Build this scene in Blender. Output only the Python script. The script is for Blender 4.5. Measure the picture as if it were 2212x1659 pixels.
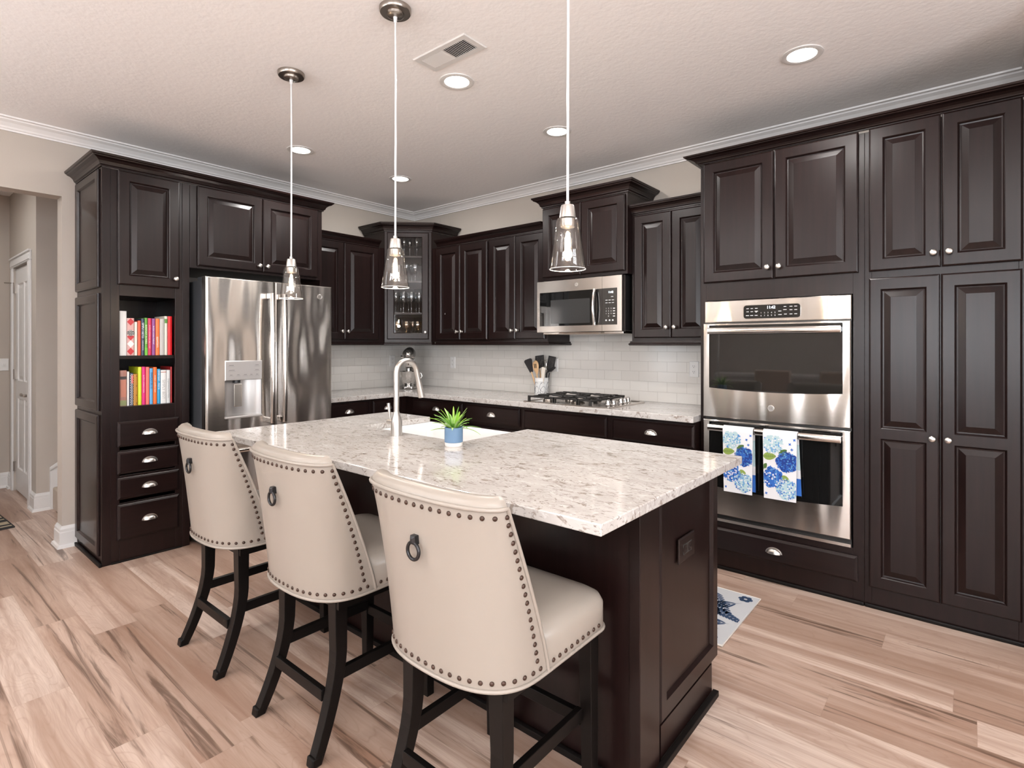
import bpy, bmesh, math, random
from math import sin, cos, pi, radians
from mathutils import Vector, Matrix

scene = bpy.context.scene
for o in list(bpy.data.objects):
    bpy.data.objects.remove(o)
COL = scene.collection
random.seed(7)

# ------------------------------------------------------------------ camera
cam_data = bpy.data.cameras.new('camera')
cam = bpy.data.objects.new('camera', cam_data)
COL.objects.link(cam)
cam.location = (4.625, -3.879, 1.347)
cam.rotation_euler = (radians(90), 0, radians(39.945))
cam_data.sensor_width = 36.0
cam_data.lens = 1184.987 / 2212 * 36.0
cam_data.shift_y = -(829.5 - 744.394) / 2212
cam_data.clip_start = 0.05
scene.camera = cam

# ------------------------------------------------------------------ view, world, daylight
scene.view_settings.view_transform = 'Standard'
scene.view_settings.look = 'None'
scene.view_settings.exposure = 0.36
scene.view_settings.gamma = 1.0
scene.view_settings.use_curve_mapping = False
scene.cycles.max_bounces = 9
scene.cycles.diffuse_bounces = 5
scene.cycles.glossy_bounces = 4
scene.cycles.transparent_max_bounces = 16
scene.cycles.sample_clamp_indirect = 6.0
scene.cycles.caustics_reflective = False
scene.cycles.caustics_refractive = False

world = bpy.data.worlds.new('daylight_sky')
scene.world = world
world.use_nodes = True
world.node_tree.nodes['Background'].inputs[0].default_value = (0.80, 0.90, 1.0, 1)
world.node_tree.nodes['Background'].inputs[1].default_value = 1.6

ROOM_Z = 2.753
def daylight(loc, rot, sx, sy, watts, color=(0.93, 0.96, 1.0)):
    """daylight coming in through a window opening"""
    l = bpy.data.lights.new('window_daylight', 'AREA')
    l.shape = 'RECTANGLE'
    l.size, l.size_y, l.energy, l.color = sx, sy, watts, color
    o = bpy.data.objects.new('window_daylight', l)
    o.location, o.rotation_euler = loc, [radians(v) for v in rot]
    COL.objects.link(o)
    return o
# windows of the living room: two in the front wall (y = -9), two in the far right wall (x = 8), one tall one beside the hall
daylight((3.95, -9.16, 1.50), (90, 0, 0), 1.6, 1.5, 140)
daylight((6.2, -9.16, 1.50), (90, 0, 0), 1.6, 1.5, 140)
daylight((8.16, -3.1, 1.55), (90, 0, 90), 2.0, 1.6, 110)
daylight((8.16, -6.3, 1.55), (90, 0, 90), 2.0, 1.6, 110)
daylight((-0.19, -6.6, 1.50), (90, 0, -90), 1.8, 1.6, 60)
LAMP_W = 8.5           # each recessed ceiling light
FILL_UPLIGHT_W = 160.0        # each added uplighter that brightens the ceiling
PENDANT_W = 3.0         # each pendant bulb
WARM = (1.0, 0.975, 0.95)

# ------------------------------------------------------------------ materials
def node_mat(name):
    m = bpy.data.materials.new(name)
    m.use_nodes = True
    nt = m.node_tree
    b = nt.nodes['Principled BSDF']
    return m, nt, b
def N(nt, t, **kw):
    n = nt.nodes.new(t)
    for k, v in kw.items():
        if k == 'inp':
            for i, val in v.items():
                n.inputs[i].default_value = val
        else:
            setattr(n, k, v)
    return n
def L(nt, a, b):
    nt.links.new(a, b)
def P(name, color, rough=0.5, metal=0.0, spec=0.5, coat=0.0, bump=0.0, bscale=200.0, emit=None, estr=0.0, aniso=0.0):
    m, nt, b = node_mat(name)
    b.inputs['Base Color'].default_value = (*color, 1)
    b.inputs['Roughness'].default_value = rough
    b.inputs['Metallic'].default_value = metal
    b.inputs['Specular IOR Level'].default_value = spec
    b.inputs['Coat Weight'].default_value = coat
    b.inputs['Anisotropic'].default_value = aniso
    if emit:
        b.inputs['Emission Color'].default_value = (*emit, 1)
        b.inputs['Emission Strength'].default_value = estr
    if bump > 0:
        tc = N(nt, 'ShaderNodeTexCoord')
        no = N(nt, 'ShaderNodeTexNoise', inp={'Scale': bscale, 'Detail': 3.0})
        bp = N(nt, 'ShaderNodeBump', inp={'Strength': bump, 'Distance': 0.002})
        L(nt, tc.outputs['Object'], no.inputs['Vector'])
        L(nt, no.outputs['Fac'], bp.inputs['Height'])
        L(nt, bp.outputs['Normal'], b.inputs['Normal'])
    return m
def ramp(nt, stops):
    r = N(nt, 'ShaderNodeValToRGB')
    e = r.color_ramp.elements
    while len(e) < len(stops):
        e.new(0.5)
    for el, (p, c) in zip(e, stops):
        el.position = p
        el.color = (*c, 1) if len(c) == 3 else c
    return r
def math_(nt, op, a, b=None, c=None):
    n = N(nt, 'ShaderNodeMath', operation=op)
    for i, v in enumerate((a, b, c)):
        if v is None:
            continue
        if isinstance(v, (int, float)):
            n.inputs[i].default_value = v
        else:
            L(nt, v, n.inputs[i])
    return n.outputs[0]

def wood_dark(name='espresso_wood', c0=(0.0062, 0.0026, 0.0023), c1=(0.0125, 0.0055, 0.0049), rough=0.29, axis=2):
    m, nt, b = node_mat(name)
    tc = N(nt, 'ShaderNodeTexCoord')
    mp = N(nt, 'ShaderNodeMapping')
    s = [38.0, 38.0, 38.0]
    s[axis] = 2.2
    mp.inputs['Scale'].default_value = s
    no = N(nt, 'ShaderNodeTexNoise', inp={'Scale': 1.0, 'Detail': 5.0, 'Roughness': 0.6, 'Distortion': 0.6})
    rp = ramp(nt, [(0.3, c0), (0.72, c1)])
    L(nt, tc.outputs['Object'], mp.inputs['Vector'])
    L(nt, mp.outputs[0], no.inputs['Vector'])
    L(nt, no.outputs['Fac'], rp.inputs[0])
    L(nt, rp.outputs[0], b.inputs['Base Color'])
    b.inputs['Roughness'].default_value = rough
    b.inputs['Specular IOR Level'].default_value = 0.26
    b.inputs['Coat Weight'].default_value = 0.10
    b.inputs['Coat Roughness'].default_value = 0.22
    return m
M_WOOD = wood_dark()
M_WOOD_H = wood_dark('espresso_wood_horizontal', axis=0)
M_LEGW = P('black_stained_wood', (0.0026, 0.0018, 0.0015), 0.40, 0.0, 0.22)
M_TOE = P('black_toe_board', (0.006, 0.0045, 0.004), 0.5, 0.0, 0.15)

def floor_mat():
    m, nt, b = node_mat('light_maple_plank_floor')
    tc = N(nt, 'ShaderNodeTexCoord')
    sp = N(nt, 'ShaderNodeSeparateXYZ')
    L(nt, tc.outputs['Object'], sp.inputs[0])
    W, LEN = 0.170, 1.22
    v = math_(nt, 'DIVIDE', math_(nt, 'ADD', sp.outputs['Y'], 1.301), W)
    row = math_(nt, 'FLOOR', v)
    wn = N(nt, 'ShaderNodeTexWhiteNoise', noise_dimensions='1D')
    L(nt, row, wn.inputs['W'])
    u = math_(nt, 'ADD', math_(nt, 'DIVIDE', sp.outputs['X'], LEN), math_(nt, 'MULTIPLY', wn.outputs['Value'], 7.3))
    colm = math_(nt, 'FLOOR', u)
    cb = N(nt, 'ShaderNodeCombineXYZ')
    L(nt, row, cb.inputs[0]); L(nt, colm, cb.inputs[1])
    w2 = N(nt, 'ShaderNodeTexWhiteNoise', noise_dimensions='3D')
    L(nt, cb.outputs[0], w2.inputs['Vector'])
    # per-plank shifted coordinates
    off = N(nt, 'ShaderNodeVectorMath', operation='SCALE')
    off.inputs['Scale'].default_value = 40.0
    L(nt, w2.outputs['Color'], off.inputs[0])
    add = N(nt, 'ShaderNodeVectorMath', operation='ADD')
    L(nt, tc.outputs['Object'], add.inputs[0]); L(nt, off.outputs[0], add.inputs[1])
    def noise(sc, scale, detail, dist, rough=0.55):
        mp = N(nt, 'ShaderNodeMapping')
        mp.inputs['Scale'].default_value = sc
        n = N(nt, 'ShaderNodeTexNoise', inp={'Scale': scale, 'Detail': detail, 'Distortion': dist, 'Roughness': rough})
        L(nt, add.outputs[0], mp.inputs['Vector']); L(nt, mp.outputs[0], n.inputs['Vector'])
        return n.outputs['Fac']
    base = ramp(nt, [(0.0, (0.35, 0.240, 0.186)), (0.5, (0.49, 0.362, 0.295)), (1.0, (0.63, 0.51, 0.435))])
    L(nt, w2.outputs['Value'], base.inputs[0])
    def mix(fac, c1, c2, mode='MIX'):
        mx = N(nt, 'ShaderNodeMix', data_type='RGBA', blend_type=mode)
        if isinstance(fac, float): mx.inputs[0].default_value = fac
        else: L(nt, fac, mx.inputs[0])
        for i, c in ((6, c1), (7, c2)):
            if isinstance(c, tuple): mx.inputs[i].default_value = (*c, 1)
            else: L(nt, c, mx.inputs[i])
        return mx.outputs[2]
    broad = ramp(nt, [(0.40, (0, 0, 0)), (0.68, (1, 1, 1))])
    L(nt, noise((0.65, 8.5, 1), 1.3, 5.0, 1.0, 0.6), broad.inputs[0])
    c = mix(math_(nt, 'MULTIPLY', broad.outputs[0], 0.80), base.outputs[0], (0.225, 0.122, 0.080))
    grain = ramp(nt, [(0.35, (0, 0, 0)), (0.75, (1, 1, 1))])
    L(nt, noise((2.5, 60, 1), 1.6, 4.0, 0.3), grain.inputs[0])
    c = mix(math_(nt, 'MULTIPLY', grain.outputs[0], 0.38), c, (0.28, 0.178, 0.128))
    # cathedral rings
    mpw = N(nt, 'ShaderNodeMapping'); mpw.inputs['Scale'].default_value = (1.1, 7.0, 1)
    wv = N(nt, 'ShaderNodeTexNoise', inp={'Scale': 1.3, 'Detail': 1.0, 'Distortion': 0.4})
    L(nt, add.outputs[0], mpw.inputs['Vector']); L(nt, mpw.outputs[0], wv.inputs['Vector'])
    ring = math_(nt, 'FRACT', math_(nt, 'MULTIPLY', wv.outputs['Fac'], 22.0))
    rr = ramp(nt, [(0.0, (1, 1, 1)), (0.16, (0, 0, 0)), (0.9, (0, 0, 0)), (1.0, (0.6, 0.6, 0.6))])
    L(nt, ring, rr.inputs[0])
    c = mix(math_(nt, 'MULTIPLY', rr.outputs[0], 0.26), c, (0.23, 0.13, 0.085))
    # dark mineral streaks: long and thin, only on some planks
    st = ramp(nt, [(0.565, (0, 0, 0)), (0.65, (1, 1, 1))])
    L(nt, noise((0.5, 12.0, 1), 1.25, 5.0, 1.3, 0.62), st.inputs[0])
    sel = math_(nt, 'GREATER_THAN', math_(nt, 'FRACT', math_(nt, 'MULTIPLY', w2.outputs['Value'], 7.13)), 0.30)
    c = mix(math_(nt, 'MULTIPLY', math_(nt, 'MULTIPLY', st.outputs[0], sel), 0.8), c, (0.085, 0.047, 0.030))
    # seams
    fv = math_(nt, 'FRACT', v)
    fu = math_(nt, 'FRACT', u)
    s1 = math_(nt, 'LESS_THAN', math_(nt, 'MINIMUM', fv, math_(nt, 'SUBTRACT', 1.0, fv)), 0.006)
    s2 = math_(nt, 'LESS_THAN', math_(nt, 'MINIMUM', fu, math_(nt, 'SUBTRACT', 1.0, fu)), 0.0009)
    c = mix(math_(nt, 'MULTIPLY', math_(nt, 'MAXIMUM', s1, s2), 0.28), c, (0.22, 0.14, 0.10))
    L(nt, c, b.inputs['Base Color'])
    b.inputs['Roughness'].default_value = 0.38
    b.inputs['Specular IOR Level'].default_value = 0.4
    return m
M_FLOOR = floor_mat()

def quartz():
    m, nt, b = node_mat('speckled_quartz')
    tc = N(nt, 'ShaderNodeTexCoord')
    mp = N(nt, 'ShaderNodeMapping'); mp.inputs['Scale'].default_value = (1.0, 2.3, 1.6)
    mp.inputs['Rotation'].default_value = (0, 0, radians(-22))
    L(nt, tc.outputs['Object'], mp.inputs['Vector'])
    def layer(scale, dist, lo, hi, detail=4.0, rough=0.55):
        n = N(nt, 'ShaderNodeTexNoise', inp={'Scale': scale, 'Detail': detail, 'Distortion': dist, 'Roughness': rough})
        L(nt, mp.outputs[0], n.inputs['Vector'])
        r = ramp(nt, [(lo, (0, 0, 0)), (hi, (1, 1, 1))])
        L(nt, n.outputs['Fac'], r.inputs[0])
        return r.outputs[0]
    def mix(fac, c1, c2):
        mx = N(nt, 'ShaderNodeMix', data_type='RGBA')
        L(nt, fac, mx.inputs[0])
        for i, c in ((6, c1), (7, c2)):
            if isinstance(c, tuple): mx.inputs[i].default_value = (*c, 1)
            else: L(nt, c, mx.inputs[i])
        return mx.outputs[2]
    c = mix(layer(4.0, 1.0, 0.35, 0.75), (0.535, 0.51, 0.49), (0.44, 0.41, 0.385))
    brk = layer(45.0, 0.5, 0.30, 0.50)
    c = mix(math_(nt, 'MULTIPLY', math_(nt, 'MULTIPLY', layer(7.5, 2.2, 0.572, 0.625, 6.0, 0.62), brk), 0.85), c, (0.245, 0.20, 0.168))
    c = mix(math_(nt, 'MULTIPLY', math_(nt, 'MULTIPLY', layer(17.0, 2.8, 0.588, 0.635, 5.0), brk), 0.8), c, (0.19, 0.155, 0.13))
    c = mix(math_(nt, 'MULTIPLY', layer(12.0, 2.4, 0.59, 0.65), 0.7), c, (0.64, 0.63, 0.615))
    # thin squiggly veins
    n = N(nt, 'ShaderNodeTexNoise', inp={'Scale': 11.0, 'Detail': 3.0, 'Distortion': 2.6})
    L(nt, mp.outputs[0], n.inputs['Vector'])
    ln = math_(nt, 'SUBTRACT', 1.0, math_(nt, 'MINIMUM', math_(nt, 'MULTIPLY', math_(nt, 'ABSOLUTE', math_(nt, 'SUBTRACT', n.outputs['Fac'], 0.52)), 75.0), 1.0))
    c = mix(math_(nt, 'MULTIPLY', math_(nt, 'MULTIPLY', ln, layer(7.0, 1.0, 0.48, 0.58)), 0.75), c, (0.15, 0.125, 0.105))
    L(nt, c, b.inputs['Base Color'])
    b.inputs['Roughness'].default_value = 0.10
    b.inputs['Specular IOR Level'].default_value = 0.5
    return m
M_QUARTZ = quartz()

def tile():
    m, nt, b = node_mat('white_subway_tile')
    tc = N(nt, 'ShaderNodeTexCoord')
    br = N(nt, 'ShaderNodeTexBrick', inp={'Scale': 1.0, 'Mortar Size': 0.0016, 'Mortar Smooth': 0.2, 'Brick Width': 0.152, 'Row Height': 0.076, 'Bias': 0.0})
    br.inputs['Color1'].default_value = (0.66, 0.635, 0.60, 1)
    br.inputs['Color2'].default_value = (0.63, 0.605, 0.57, 1)
    br.inputs['Mortar'].default_value = (0.50, 0.47, 0.44, 1)
    L(nt, tc.outputs['UV'], br.inputs['Vector'])
    L(nt, br.outputs['Color'], b.inputs['Base Color'])
    bp = N(nt, 'ShaderNodeBump', invert=True, inp={'Strength': 0.4, 'Distance': 0.002})
    L(nt, br.outputs['Fac'], bp.inputs['Height'])
    L(nt, bp.outputs['Normal'], b.inputs['Normal'])
    b.inputs['Roughness'].default_value = 0.14
    return m
M_TILE = tile()

def steel(name, color=(0.60, 0.555, 0.515), rough=0.2, wav=0.0, wscale=(3.2, 3.2, 0.75), aniso=0.75, axis=0):
    m, nt, b = node_mat(name)
    tc = N(nt, 'ShaderNodeTexCoord')
    b.inputs['Base Color'].default_value = (*color, 1)
    b.inputs['Metallic'].default_value = 1.0
    b.inputs['Anisotropic'].default_value = aniso
    b.inputs['Anisotropic Rotation'].default_value = 0.25
    mp = N(nt, 'ShaderNodeMapping')
    sc = [900.0, 900.0, 900.0]; sc[axis] = 6.0
    mp.inputs['Scale'].default_value = sc
    no = N(nt, 'ShaderNodeTexNoise', inp={'Scale': 1.0, 'Detail': 2.0})
    L(nt, tc.outputs['Object'], mp.inputs['Vector']); L(nt, mp.outputs[0], no.inputs['Vector'])
    rr = N(nt, 'ShaderNodeMapRange', inp={'To Min': rough - 0.05, 'To Max': rough + 0.07})
    L(nt, no.outputs['Fac'], rr.inputs[0]); L(nt, rr.outputs[0], b.inputs['Roughness'])
    if wav > 0:
        m2 = N(nt, 'ShaderNodeMapping'); m2.inputs['Scale'].default_value = wscale
        n2 = N(nt, 'ShaderNodeTexNoise', inp={'Scale': 1.6, 'Detail': 1.0})
        bp = N(nt, 'ShaderNodeBump', inp={'Strength': 1.0, 'Distance': wav})
        L(nt, tc.outputs['Object'], m2.inputs['Vector']); L(nt, m2.outputs[0], n2.inputs['Vector'])
        L(nt, n2.outputs['Fac'], bp.inputs['Height']); L(nt, bp.outputs['Normal'], b.inputs['Normal'])
    return m
M_STEEL = steel('brushed_stainless', rough=0.22)
M_STEEL_WAVY = steel('brushed_stainless_sheet', rough=0.2, wav=0.03)
M_STEEL_POL = steel('polished_stainless', color=(0.68, 0.64, 0.60), rough=0.13, aniso=0.0)
M_NICKEL = P('brushed_nickel', (0.60, 0.57, 0.54), 0.30, 1.0)
M_NICKEL_D = P('antique_nickel', (0.36, 0.32, 0.285), 0.28, 1.0)
M_CHROME = P('chrome', (0.75, 0.73, 0.71), 0.07, 1.0)
M_DARKCASE = P('dark_grey_painted_steel', (0.035, 0.038, 0.042), 0.42)
M_BLACK = P('black_plastic', (0.008, 0.008, 0.008), 0.35)
M_BLACKGLASS = P('black_oven_glass', (0.006, 0.006, 0.006), 0.03, 0.0, 0.6, coat=0.45)
M_WINDOWGREY = P('microwave_mesh_window', (0.035, 0.035, 0.035), 0.10, 0.0, 0.6)
M_IRON = P('black_cast_iron', (0.012, 0.010, 0.009), 0.55)
M_WHITEPAINT = P('white_trim_paint', (0.68, 0.67, 0.66), 0.35)
M_CROWN = P('white_crown_paint', (0.76, 0.74, 0.73), 0.45)
M_WALL = P('greige_wall_paint', (0.435, 0.388, 0.342), 0.75, bump=0.08, bscale=160)
M_CEIL = P('textured_ceiling_paint', (0.87, 0.855, 0.855), 0.9, bump=0.8, bscale=38)
M_PLATE = P('white_plastic_plate', (0.72, 0.71, 0.70), 0.3)
M_SLOT = P('dark_slot', (0.03, 0.028, 0.026), 0.5)
M_CERAMIC = P('white_glazed_ceramic', (0.70, 0.70, 0.695), 0.12)
M_LEATHER = P('cream_bonded_leather', (0.295, 0.259, 0.224), 0.30, 0.0, 0.42, bump=0.06, bscale=420)
M_NAIL = P('antique_bronze', (0.045, 0.022, 0.014), 0.38, 0.35)
M_RING = P('blackened_iron', (0.035, 0.034, 0.036), 0.34, 0.8)
M_LED = P('led_display', (0.6, 0.7, 0.8), 0.4, emit=(0.85, 0.93, 1.0), estr=3.0)
M_LEGEND = P('white_panel_print', (0.55, 0.55, 0.55), 0.5)
M_GREYPRINT = P('grey_panel_print', (0.16, 0.15, 0.145), 0.5)
M_DISP = P('satin_silver_plastic', (0.46, 0.44, 0.43), 0.32, 0.55)
M_LENS = P('lit_lamp_lens', (1, 1, 1), 0.5, emit=(1.0, 0.93, 0.82), estr=14.0)
M_FILAMENT = P('lit_filament', (1, 1, 1), 0.5, emit=(1.0, 0.82, 0.58), estr=60.0)
M_WOODSPOON = P('bare_beech', (0.60, 0.38, 0.20), 0.55)
M_NYLON = P('black_nylon', (0.014, 0.013, 0.015), 0.42)
M_CORD = P('clear_sleeved_cord', (0.70, 0.70, 0.71), 0.25)

def thin_glass(name, tint=(1, 1, 1), ior=1.45, gloss=0.0, extra=0.0):
    m = bpy.data.materials.new(name)
    m.use_nodes = True
    nt = m.node_tree
    nt.nodes.clear()
    out = N(nt, 'ShaderNodeOutputMaterial')
    tr = N(nt, 'ShaderNodeBsdfTransparent'); tr.inputs[0].default_value = (*tint, 1)
    gl = N(nt, 'ShaderNodeBsdfGlossy'); gl.inputs['Roughness'].default_value = gloss
    lw = N(nt, 'ShaderNodeLayerWeight', inp={'Blend': 0.5})
    mx = N(nt, 'ShaderNodeMixShader')
    f0 = ((ior - 1) / (ior + 1)) ** 2 + extra
    fac = math_(nt, 'MINIMUM', math_(nt, 'ADD', math_(nt, 'MULTIPLY', math_(nt, 'POWER', lw.outputs['Facing'], 4.0), 0.75), f0), 0.9)
    L(nt, fac, mx.inputs[0]); L(nt, tr.outputs[0], mx.inputs[1]); L(nt, gl.outputs[0], mx.inputs[2])
    L(nt, mx.outputs[0], out.inputs[0])
    return m
M_PANE = thin_glass('cabinet_pane_glass', ior=1.45)
M_SHADE = thin_glass('clear_shade_glass', (0.97, 0.96, 0.95), 1.55, 0.02, 0.02)
M_GLASSWARE = thin_glass('drinking_glass', (0.90, 0.92, 0.93), 1.7, 0.03, 0.05)
M_BULB = thin_glass('bulb_glass', (1, 0.98, 0.95), 1.4)

# ------------------------------------------------------------------ helpers
class MB:
    """collects shapes into one mesh"""
    def __init__(self):
        self.bm = bmesh.new()
        self.mi = 0
    def quad(self, pts):
        vs = [self.bm.verts.new(p) for p in pts]
        f = self.bm.faces.new(vs)
        f.material_index = self.mi
        return f
    def box(self, x0, x1, y0, y1, z0, z1):
        v = [self.bm.verts.new((x, y, z)) for z in (z0, z1) for y in (y0, y1) for x in (x0, x1)]
        for idx in ((0, 2, 3, 1), (4, 5, 7, 6), (0, 1, 5, 4), (2, 6, 7, 3), (0, 4, 6, 2), (1, 3, 7, 5)):
            f = self.bm.faces.new([v[i] for i in idx]); f.material_index = self.mi
        return self
    def rings(self, rings, cap0=True, cap1=True, closed=True):
        """loft between rings of points with equal counts"""
        R = [[self.bm.verts.new(p) for p in r] for r in rings]
        n = len(R[0])
        for a, b in zip(R, R[1:]):
            for i in range(n if closed else n - 1):
                j = (i + 1) % n
                try:
                    f = self.bm.faces.new((a[i], a[j], b[j], b[i])); f.material_index = self.mi
                except ValueError:
                    pass
        if closed and cap0:
            f = self.bm.faces.new(list(reversed(R[0]))); f.material_index = self.mi
        if closed and cap1:
            f = self.bm.faces.new(R[-1]); f.material_index = self.mi
        return self
    def prism(self, poly, z0, z1):
        return self.rings([[(x, y, z0) for x, y in poly], [(x, y, z1) for x, y in poly]])
    def lathe(self, prof, c=(0, 0, 0), seg=24, axis='z', cap=True):
        """prof: list of (radius, height) along the axis"""
        rs = []
        for r, h in prof:
            ring = []
            for i in range(seg):
                a = 2 * pi * i / seg
                p = (r * cos(a), r * sin(a), h)
                if axis == 'y':
                    p = (p[0], p[2], -p[1])
                elif axis == 'x':
                    p = (p[2], p[0], p[1])
                ring.append((p[0] + c[0], p[1] + c[1], p[2] + c[2]))
            rs.append(ring)
        return self.rings(rs, cap, cap)
    def tube(self, path, r, seg=10, cap=True, flat=1.0):
        """round bar along a path; r may be a list"""
        pts = [Vector(p) for p in path]
        n = len(pts)
        rad = r if isinstance(r, (list, tuple)) else [r] * n
        t0 = (pts[1] - pts[0]).normalized()
        ref = Vector((0, 0, 1)) if abs(t0.z) < 0.9 else Vector((1, 0, 0))
        nrm = t0.cross(ref).normalized()
        rs = []
        for i in range(n):
            if i == 0: t = pts[1] - pts[0]
            elif i == n - 1: t = pts[-1] - pts[-2]
            else: t = (pts[i + 1] - pts[i - 1])
            t.normalize()
            nrm = (nrm - t * nrm.dot(t)).normalized()
            bn = t.cross(nrm)
            rs.append([tuple(pts[i] + (nrm * cos(2 * pi * k / seg) + bn * sin(2 * pi * k / seg) * flat) * rad[i]) for k in range(seg)])
        return self.rings(rs, cap, cap)
    def bar(self, path, w, d):
        """square bar along a mostly vertical path; w, d half sizes (lists or numbers)"""
        rs = []
        for i, p in enumerate(path):
            a = w[i] if isinstance(w, (list, tuple)) else w
            b = d[i] if isinstance(d, (list, tuple)) else d
            rs.append([(p[0] - a, p[1] - b, p[2]), (p[0] + a, p[1] - b, p[2]), (p[0] + a, p[1] + b, p[2]), (p[0] - a, p[1] + b, p[2])])
        return self.rings(rs)
    def sphere(self, c, r, seg=12, sz=1.0):
        prof = [(max(r * sin(pi * k / 8), 1e-4), -r * sz * cos(pi * k / 8)) for k in range(9)]
        return self.lathe(prof, c, seg)
    def merge(self, d=1e-5):
        bmesh.ops.remove_doubles(self.bm, verts=self.bm.verts, dist=d)
        return self
    def xform(self, mat):
        self.bm.transform(mat)
        return self

def obj(name, mb, mat, parent=None, loc=(0, 0, 0), rot=(0, 0, 0), bevel=0.0, smooth=None, seg=2, subsurf=0):
    bm = mb.bm
    bmesh.ops.recalc_face_normals(bm, faces=bm.faces)
    me = bpy.data.meshes.new(name)
    bm.to_mesh(me); bm.free()
    for mt in (mat if isinstance(mat, (list, tuple)) else [mat]):
        me.materials.append(mt)
    o = bpy.data.objects.new(name, me)
    COL.objects.link(o)
    o.location, o.rotation_euler = loc, rot
    if parent is not None:
        o.parent = parent
    if bevel > 0:
        b = o.modifiers.new('bevel', 'BEVEL'); b.width = bevel; b.segments = seg; b.limit_method = 'ANGLE'; b.angle_limit = radians(40)
    if subsurf:
        s = o.modifiers.new('sub', 'SUBSURF'); s.levels = subsurf; s.render_levels = subsurf
    if smooth is not None:
        for p in me.polygons: p.use_smooth = True
        if smooth < 180:
            try:
                me.set_sharp_from_angle(angle=radians(smooth))
            except Exception:
                pass
    return o
def tag(o, label, cat, group=None):
    o['label'], o['category'] = label, cat
    if group: o['group'] = group
    return o
def thing(name, label, cat, loc=(0, 0, 0), rotz=0.0, group=None):
    o = bpy.data.objects.new(name, None)
    o.empty_display_size = 0.1
    COL.objects.link(o)
    o.location, o.rotation_euler = loc, (0, 0, rotz)
    return tag(o, label, cat, group)
def structure(name, mb, mat, **kw):
    o = obj(name, mb, mat, **kw)
    o['kind'] = 'structure'
    return o
def copy_thing(src, label, loc, rotz=None, group=None):
    r = src.copy(); COL.objects.link(r)
    r.location = loc
    if rotz is not None: r.rotation_euler = (0, 0, rotz)
    r['label'] = label
    if group: r['group'] = group
    def kids(a, b):
        for ch in a.children:
            c = ch.copy(); COL.objects.link(c); c.parent = b
            kids(ch, c)
    kids(src, r)
    return r
def sweep(path, prof, z0, side=1, closed=False, mb=None):
    """extrude an (outward, up) profile along a flat polyline with mitred corners; side=1: outward is to the right of travel"""
    mb = mb or MB()
    n = len(path)
    pts = [Vector(p) for p in path]
    def nr(a, b):
        d = (b - a).normalized()
        return Vector((d.y, -d.x)) * side
    rs = []
    for i in range(n):
        if closed:
            n0, n1 = nr(pts[i - 1], pts[i]), nr(pts[i], pts[(i + 1) % n])
        else:
            n0 = nr(pts[i - 1], pts[i]) if i else nr(pts[0], pts[1])
            n1 = nr(pts[i], pts[i + 1]) if i < n - 1 else n0
        mvec = (n0 + n1)
        mvec = mvec / max(mvec.dot(n0), 0.2)
        rs.append([(pts[i].x + mvec.x * o, pts[i].y + mvec.y * o, z0 + u) for o, u in prof])
    if closed:
        rs.append(rs[0])
        mb.rings(rs, False, False)
        mb.merge()
    else:
        mb.rings(rs)
    return mb
def text(name, body, size, loc, mat, parent, spin=0.0, align='CENTER', extrude=0.0004, squeeze=1.0):
    """lettering standing on a face that looks along local -y; spin turns it in that face (degrees, counter-clockwise)"""
    cu = bpy.data.curves.new(name, 'FONT')
    cu.body, cu.size, cu.extrude = body, size, extrude
    cu.align_x, cu.align_y = align, 'CENTER'
    tmp = bpy.data.objects.new(name + '_curve', cu)
    me = bpy.data.meshes.new_from_object(tmp)
    bpy.data.objects.remove(tmp); bpy.data.curves.remove(cu)
    me.name = name
    me.materials.clear(); me.materials.append(mat)
    o = bpy.data.objects.new(name, me)
    COL.objects.link(o)
    o.parent = parent
    m = Matrix.Rotation(pi / 2, 4, 'X') @ Matrix.Rotation(radians(spin), 4, 'Z')
    o.location = loc
    o.rotation_euler = m.to_euler()
    o.scale = (squeeze, 1, 1)
    return o

# cabinet joinery ----------------------------------------------------
def rect(x0, x1, z0, z1, y):
    return [(x0, y, z0), (x1, y, z0), (x1, y, z1), (x0, y, z1)]
def panel_door(w, h, panels=None, t=0.02, fr=0.058, raised=True):
    """raised-panel door, lower left corner at the origin, front looking along -y"""
    mb = MB()
    if panels is None:
        panels = [(fr, w - fr, fr, h - fr)]
    mb.rings([rect(0, w, 0, h, 0), rect(0, w, 0, h, -t + 0.007), rect(0.003, w - 0.003, 0.003, h - 0.003, -t + 0.003), rect(0.008, w - 0.008, 0.008, h - 0.008, -t)], True, False)
    e = 0.008
    x0, x1 = panels[0][0], panels[0][1]
    mb.quad(rect(e, x0, e, h - e, -t))
    mb.quad(rect(x1, w - e, e, h - e, -t))
    zz = [e]
    for p in panels: zz += [p[2], p[3]]
    zz.append(h - e)
    for i in range(0, len(zz), 2):
        mb.quad(rect(x0, x1, zz[i], zz[i + 1], -t))
    for (a, b, c, d) in panels:
        def ins(i, y): return rect(a + i, b - i, c + i, d - i, y)
        if raised:
            mb.rings([ins(0, -t), ins(0.004, -t + 0.004), ins(0.008, -t + 0.011), ins(0.014, -t + 0.012), ins(0.040, -t + 0.002), ins(0.042, -t + 0.001)], False, True)
        else:
            mb.rings([ins(0, -t), ins(0.004, -t + 0.005), ins(0.010, -t + 0.012)], False, True)
    return mb
def drawer_front(w, h, t=0.02):
    mb = MB()
    mb.rings([rect(0, w, 0, h, 0), rect(0, w, 0, h, -t + 0.009), rect(0.005, w - 0.005, 0.005, h - 0.005, -t + 0.006), rect(0.013, w - 0.013, 0.013, h - 0.013, -t)], True, True)
    return mb
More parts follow.
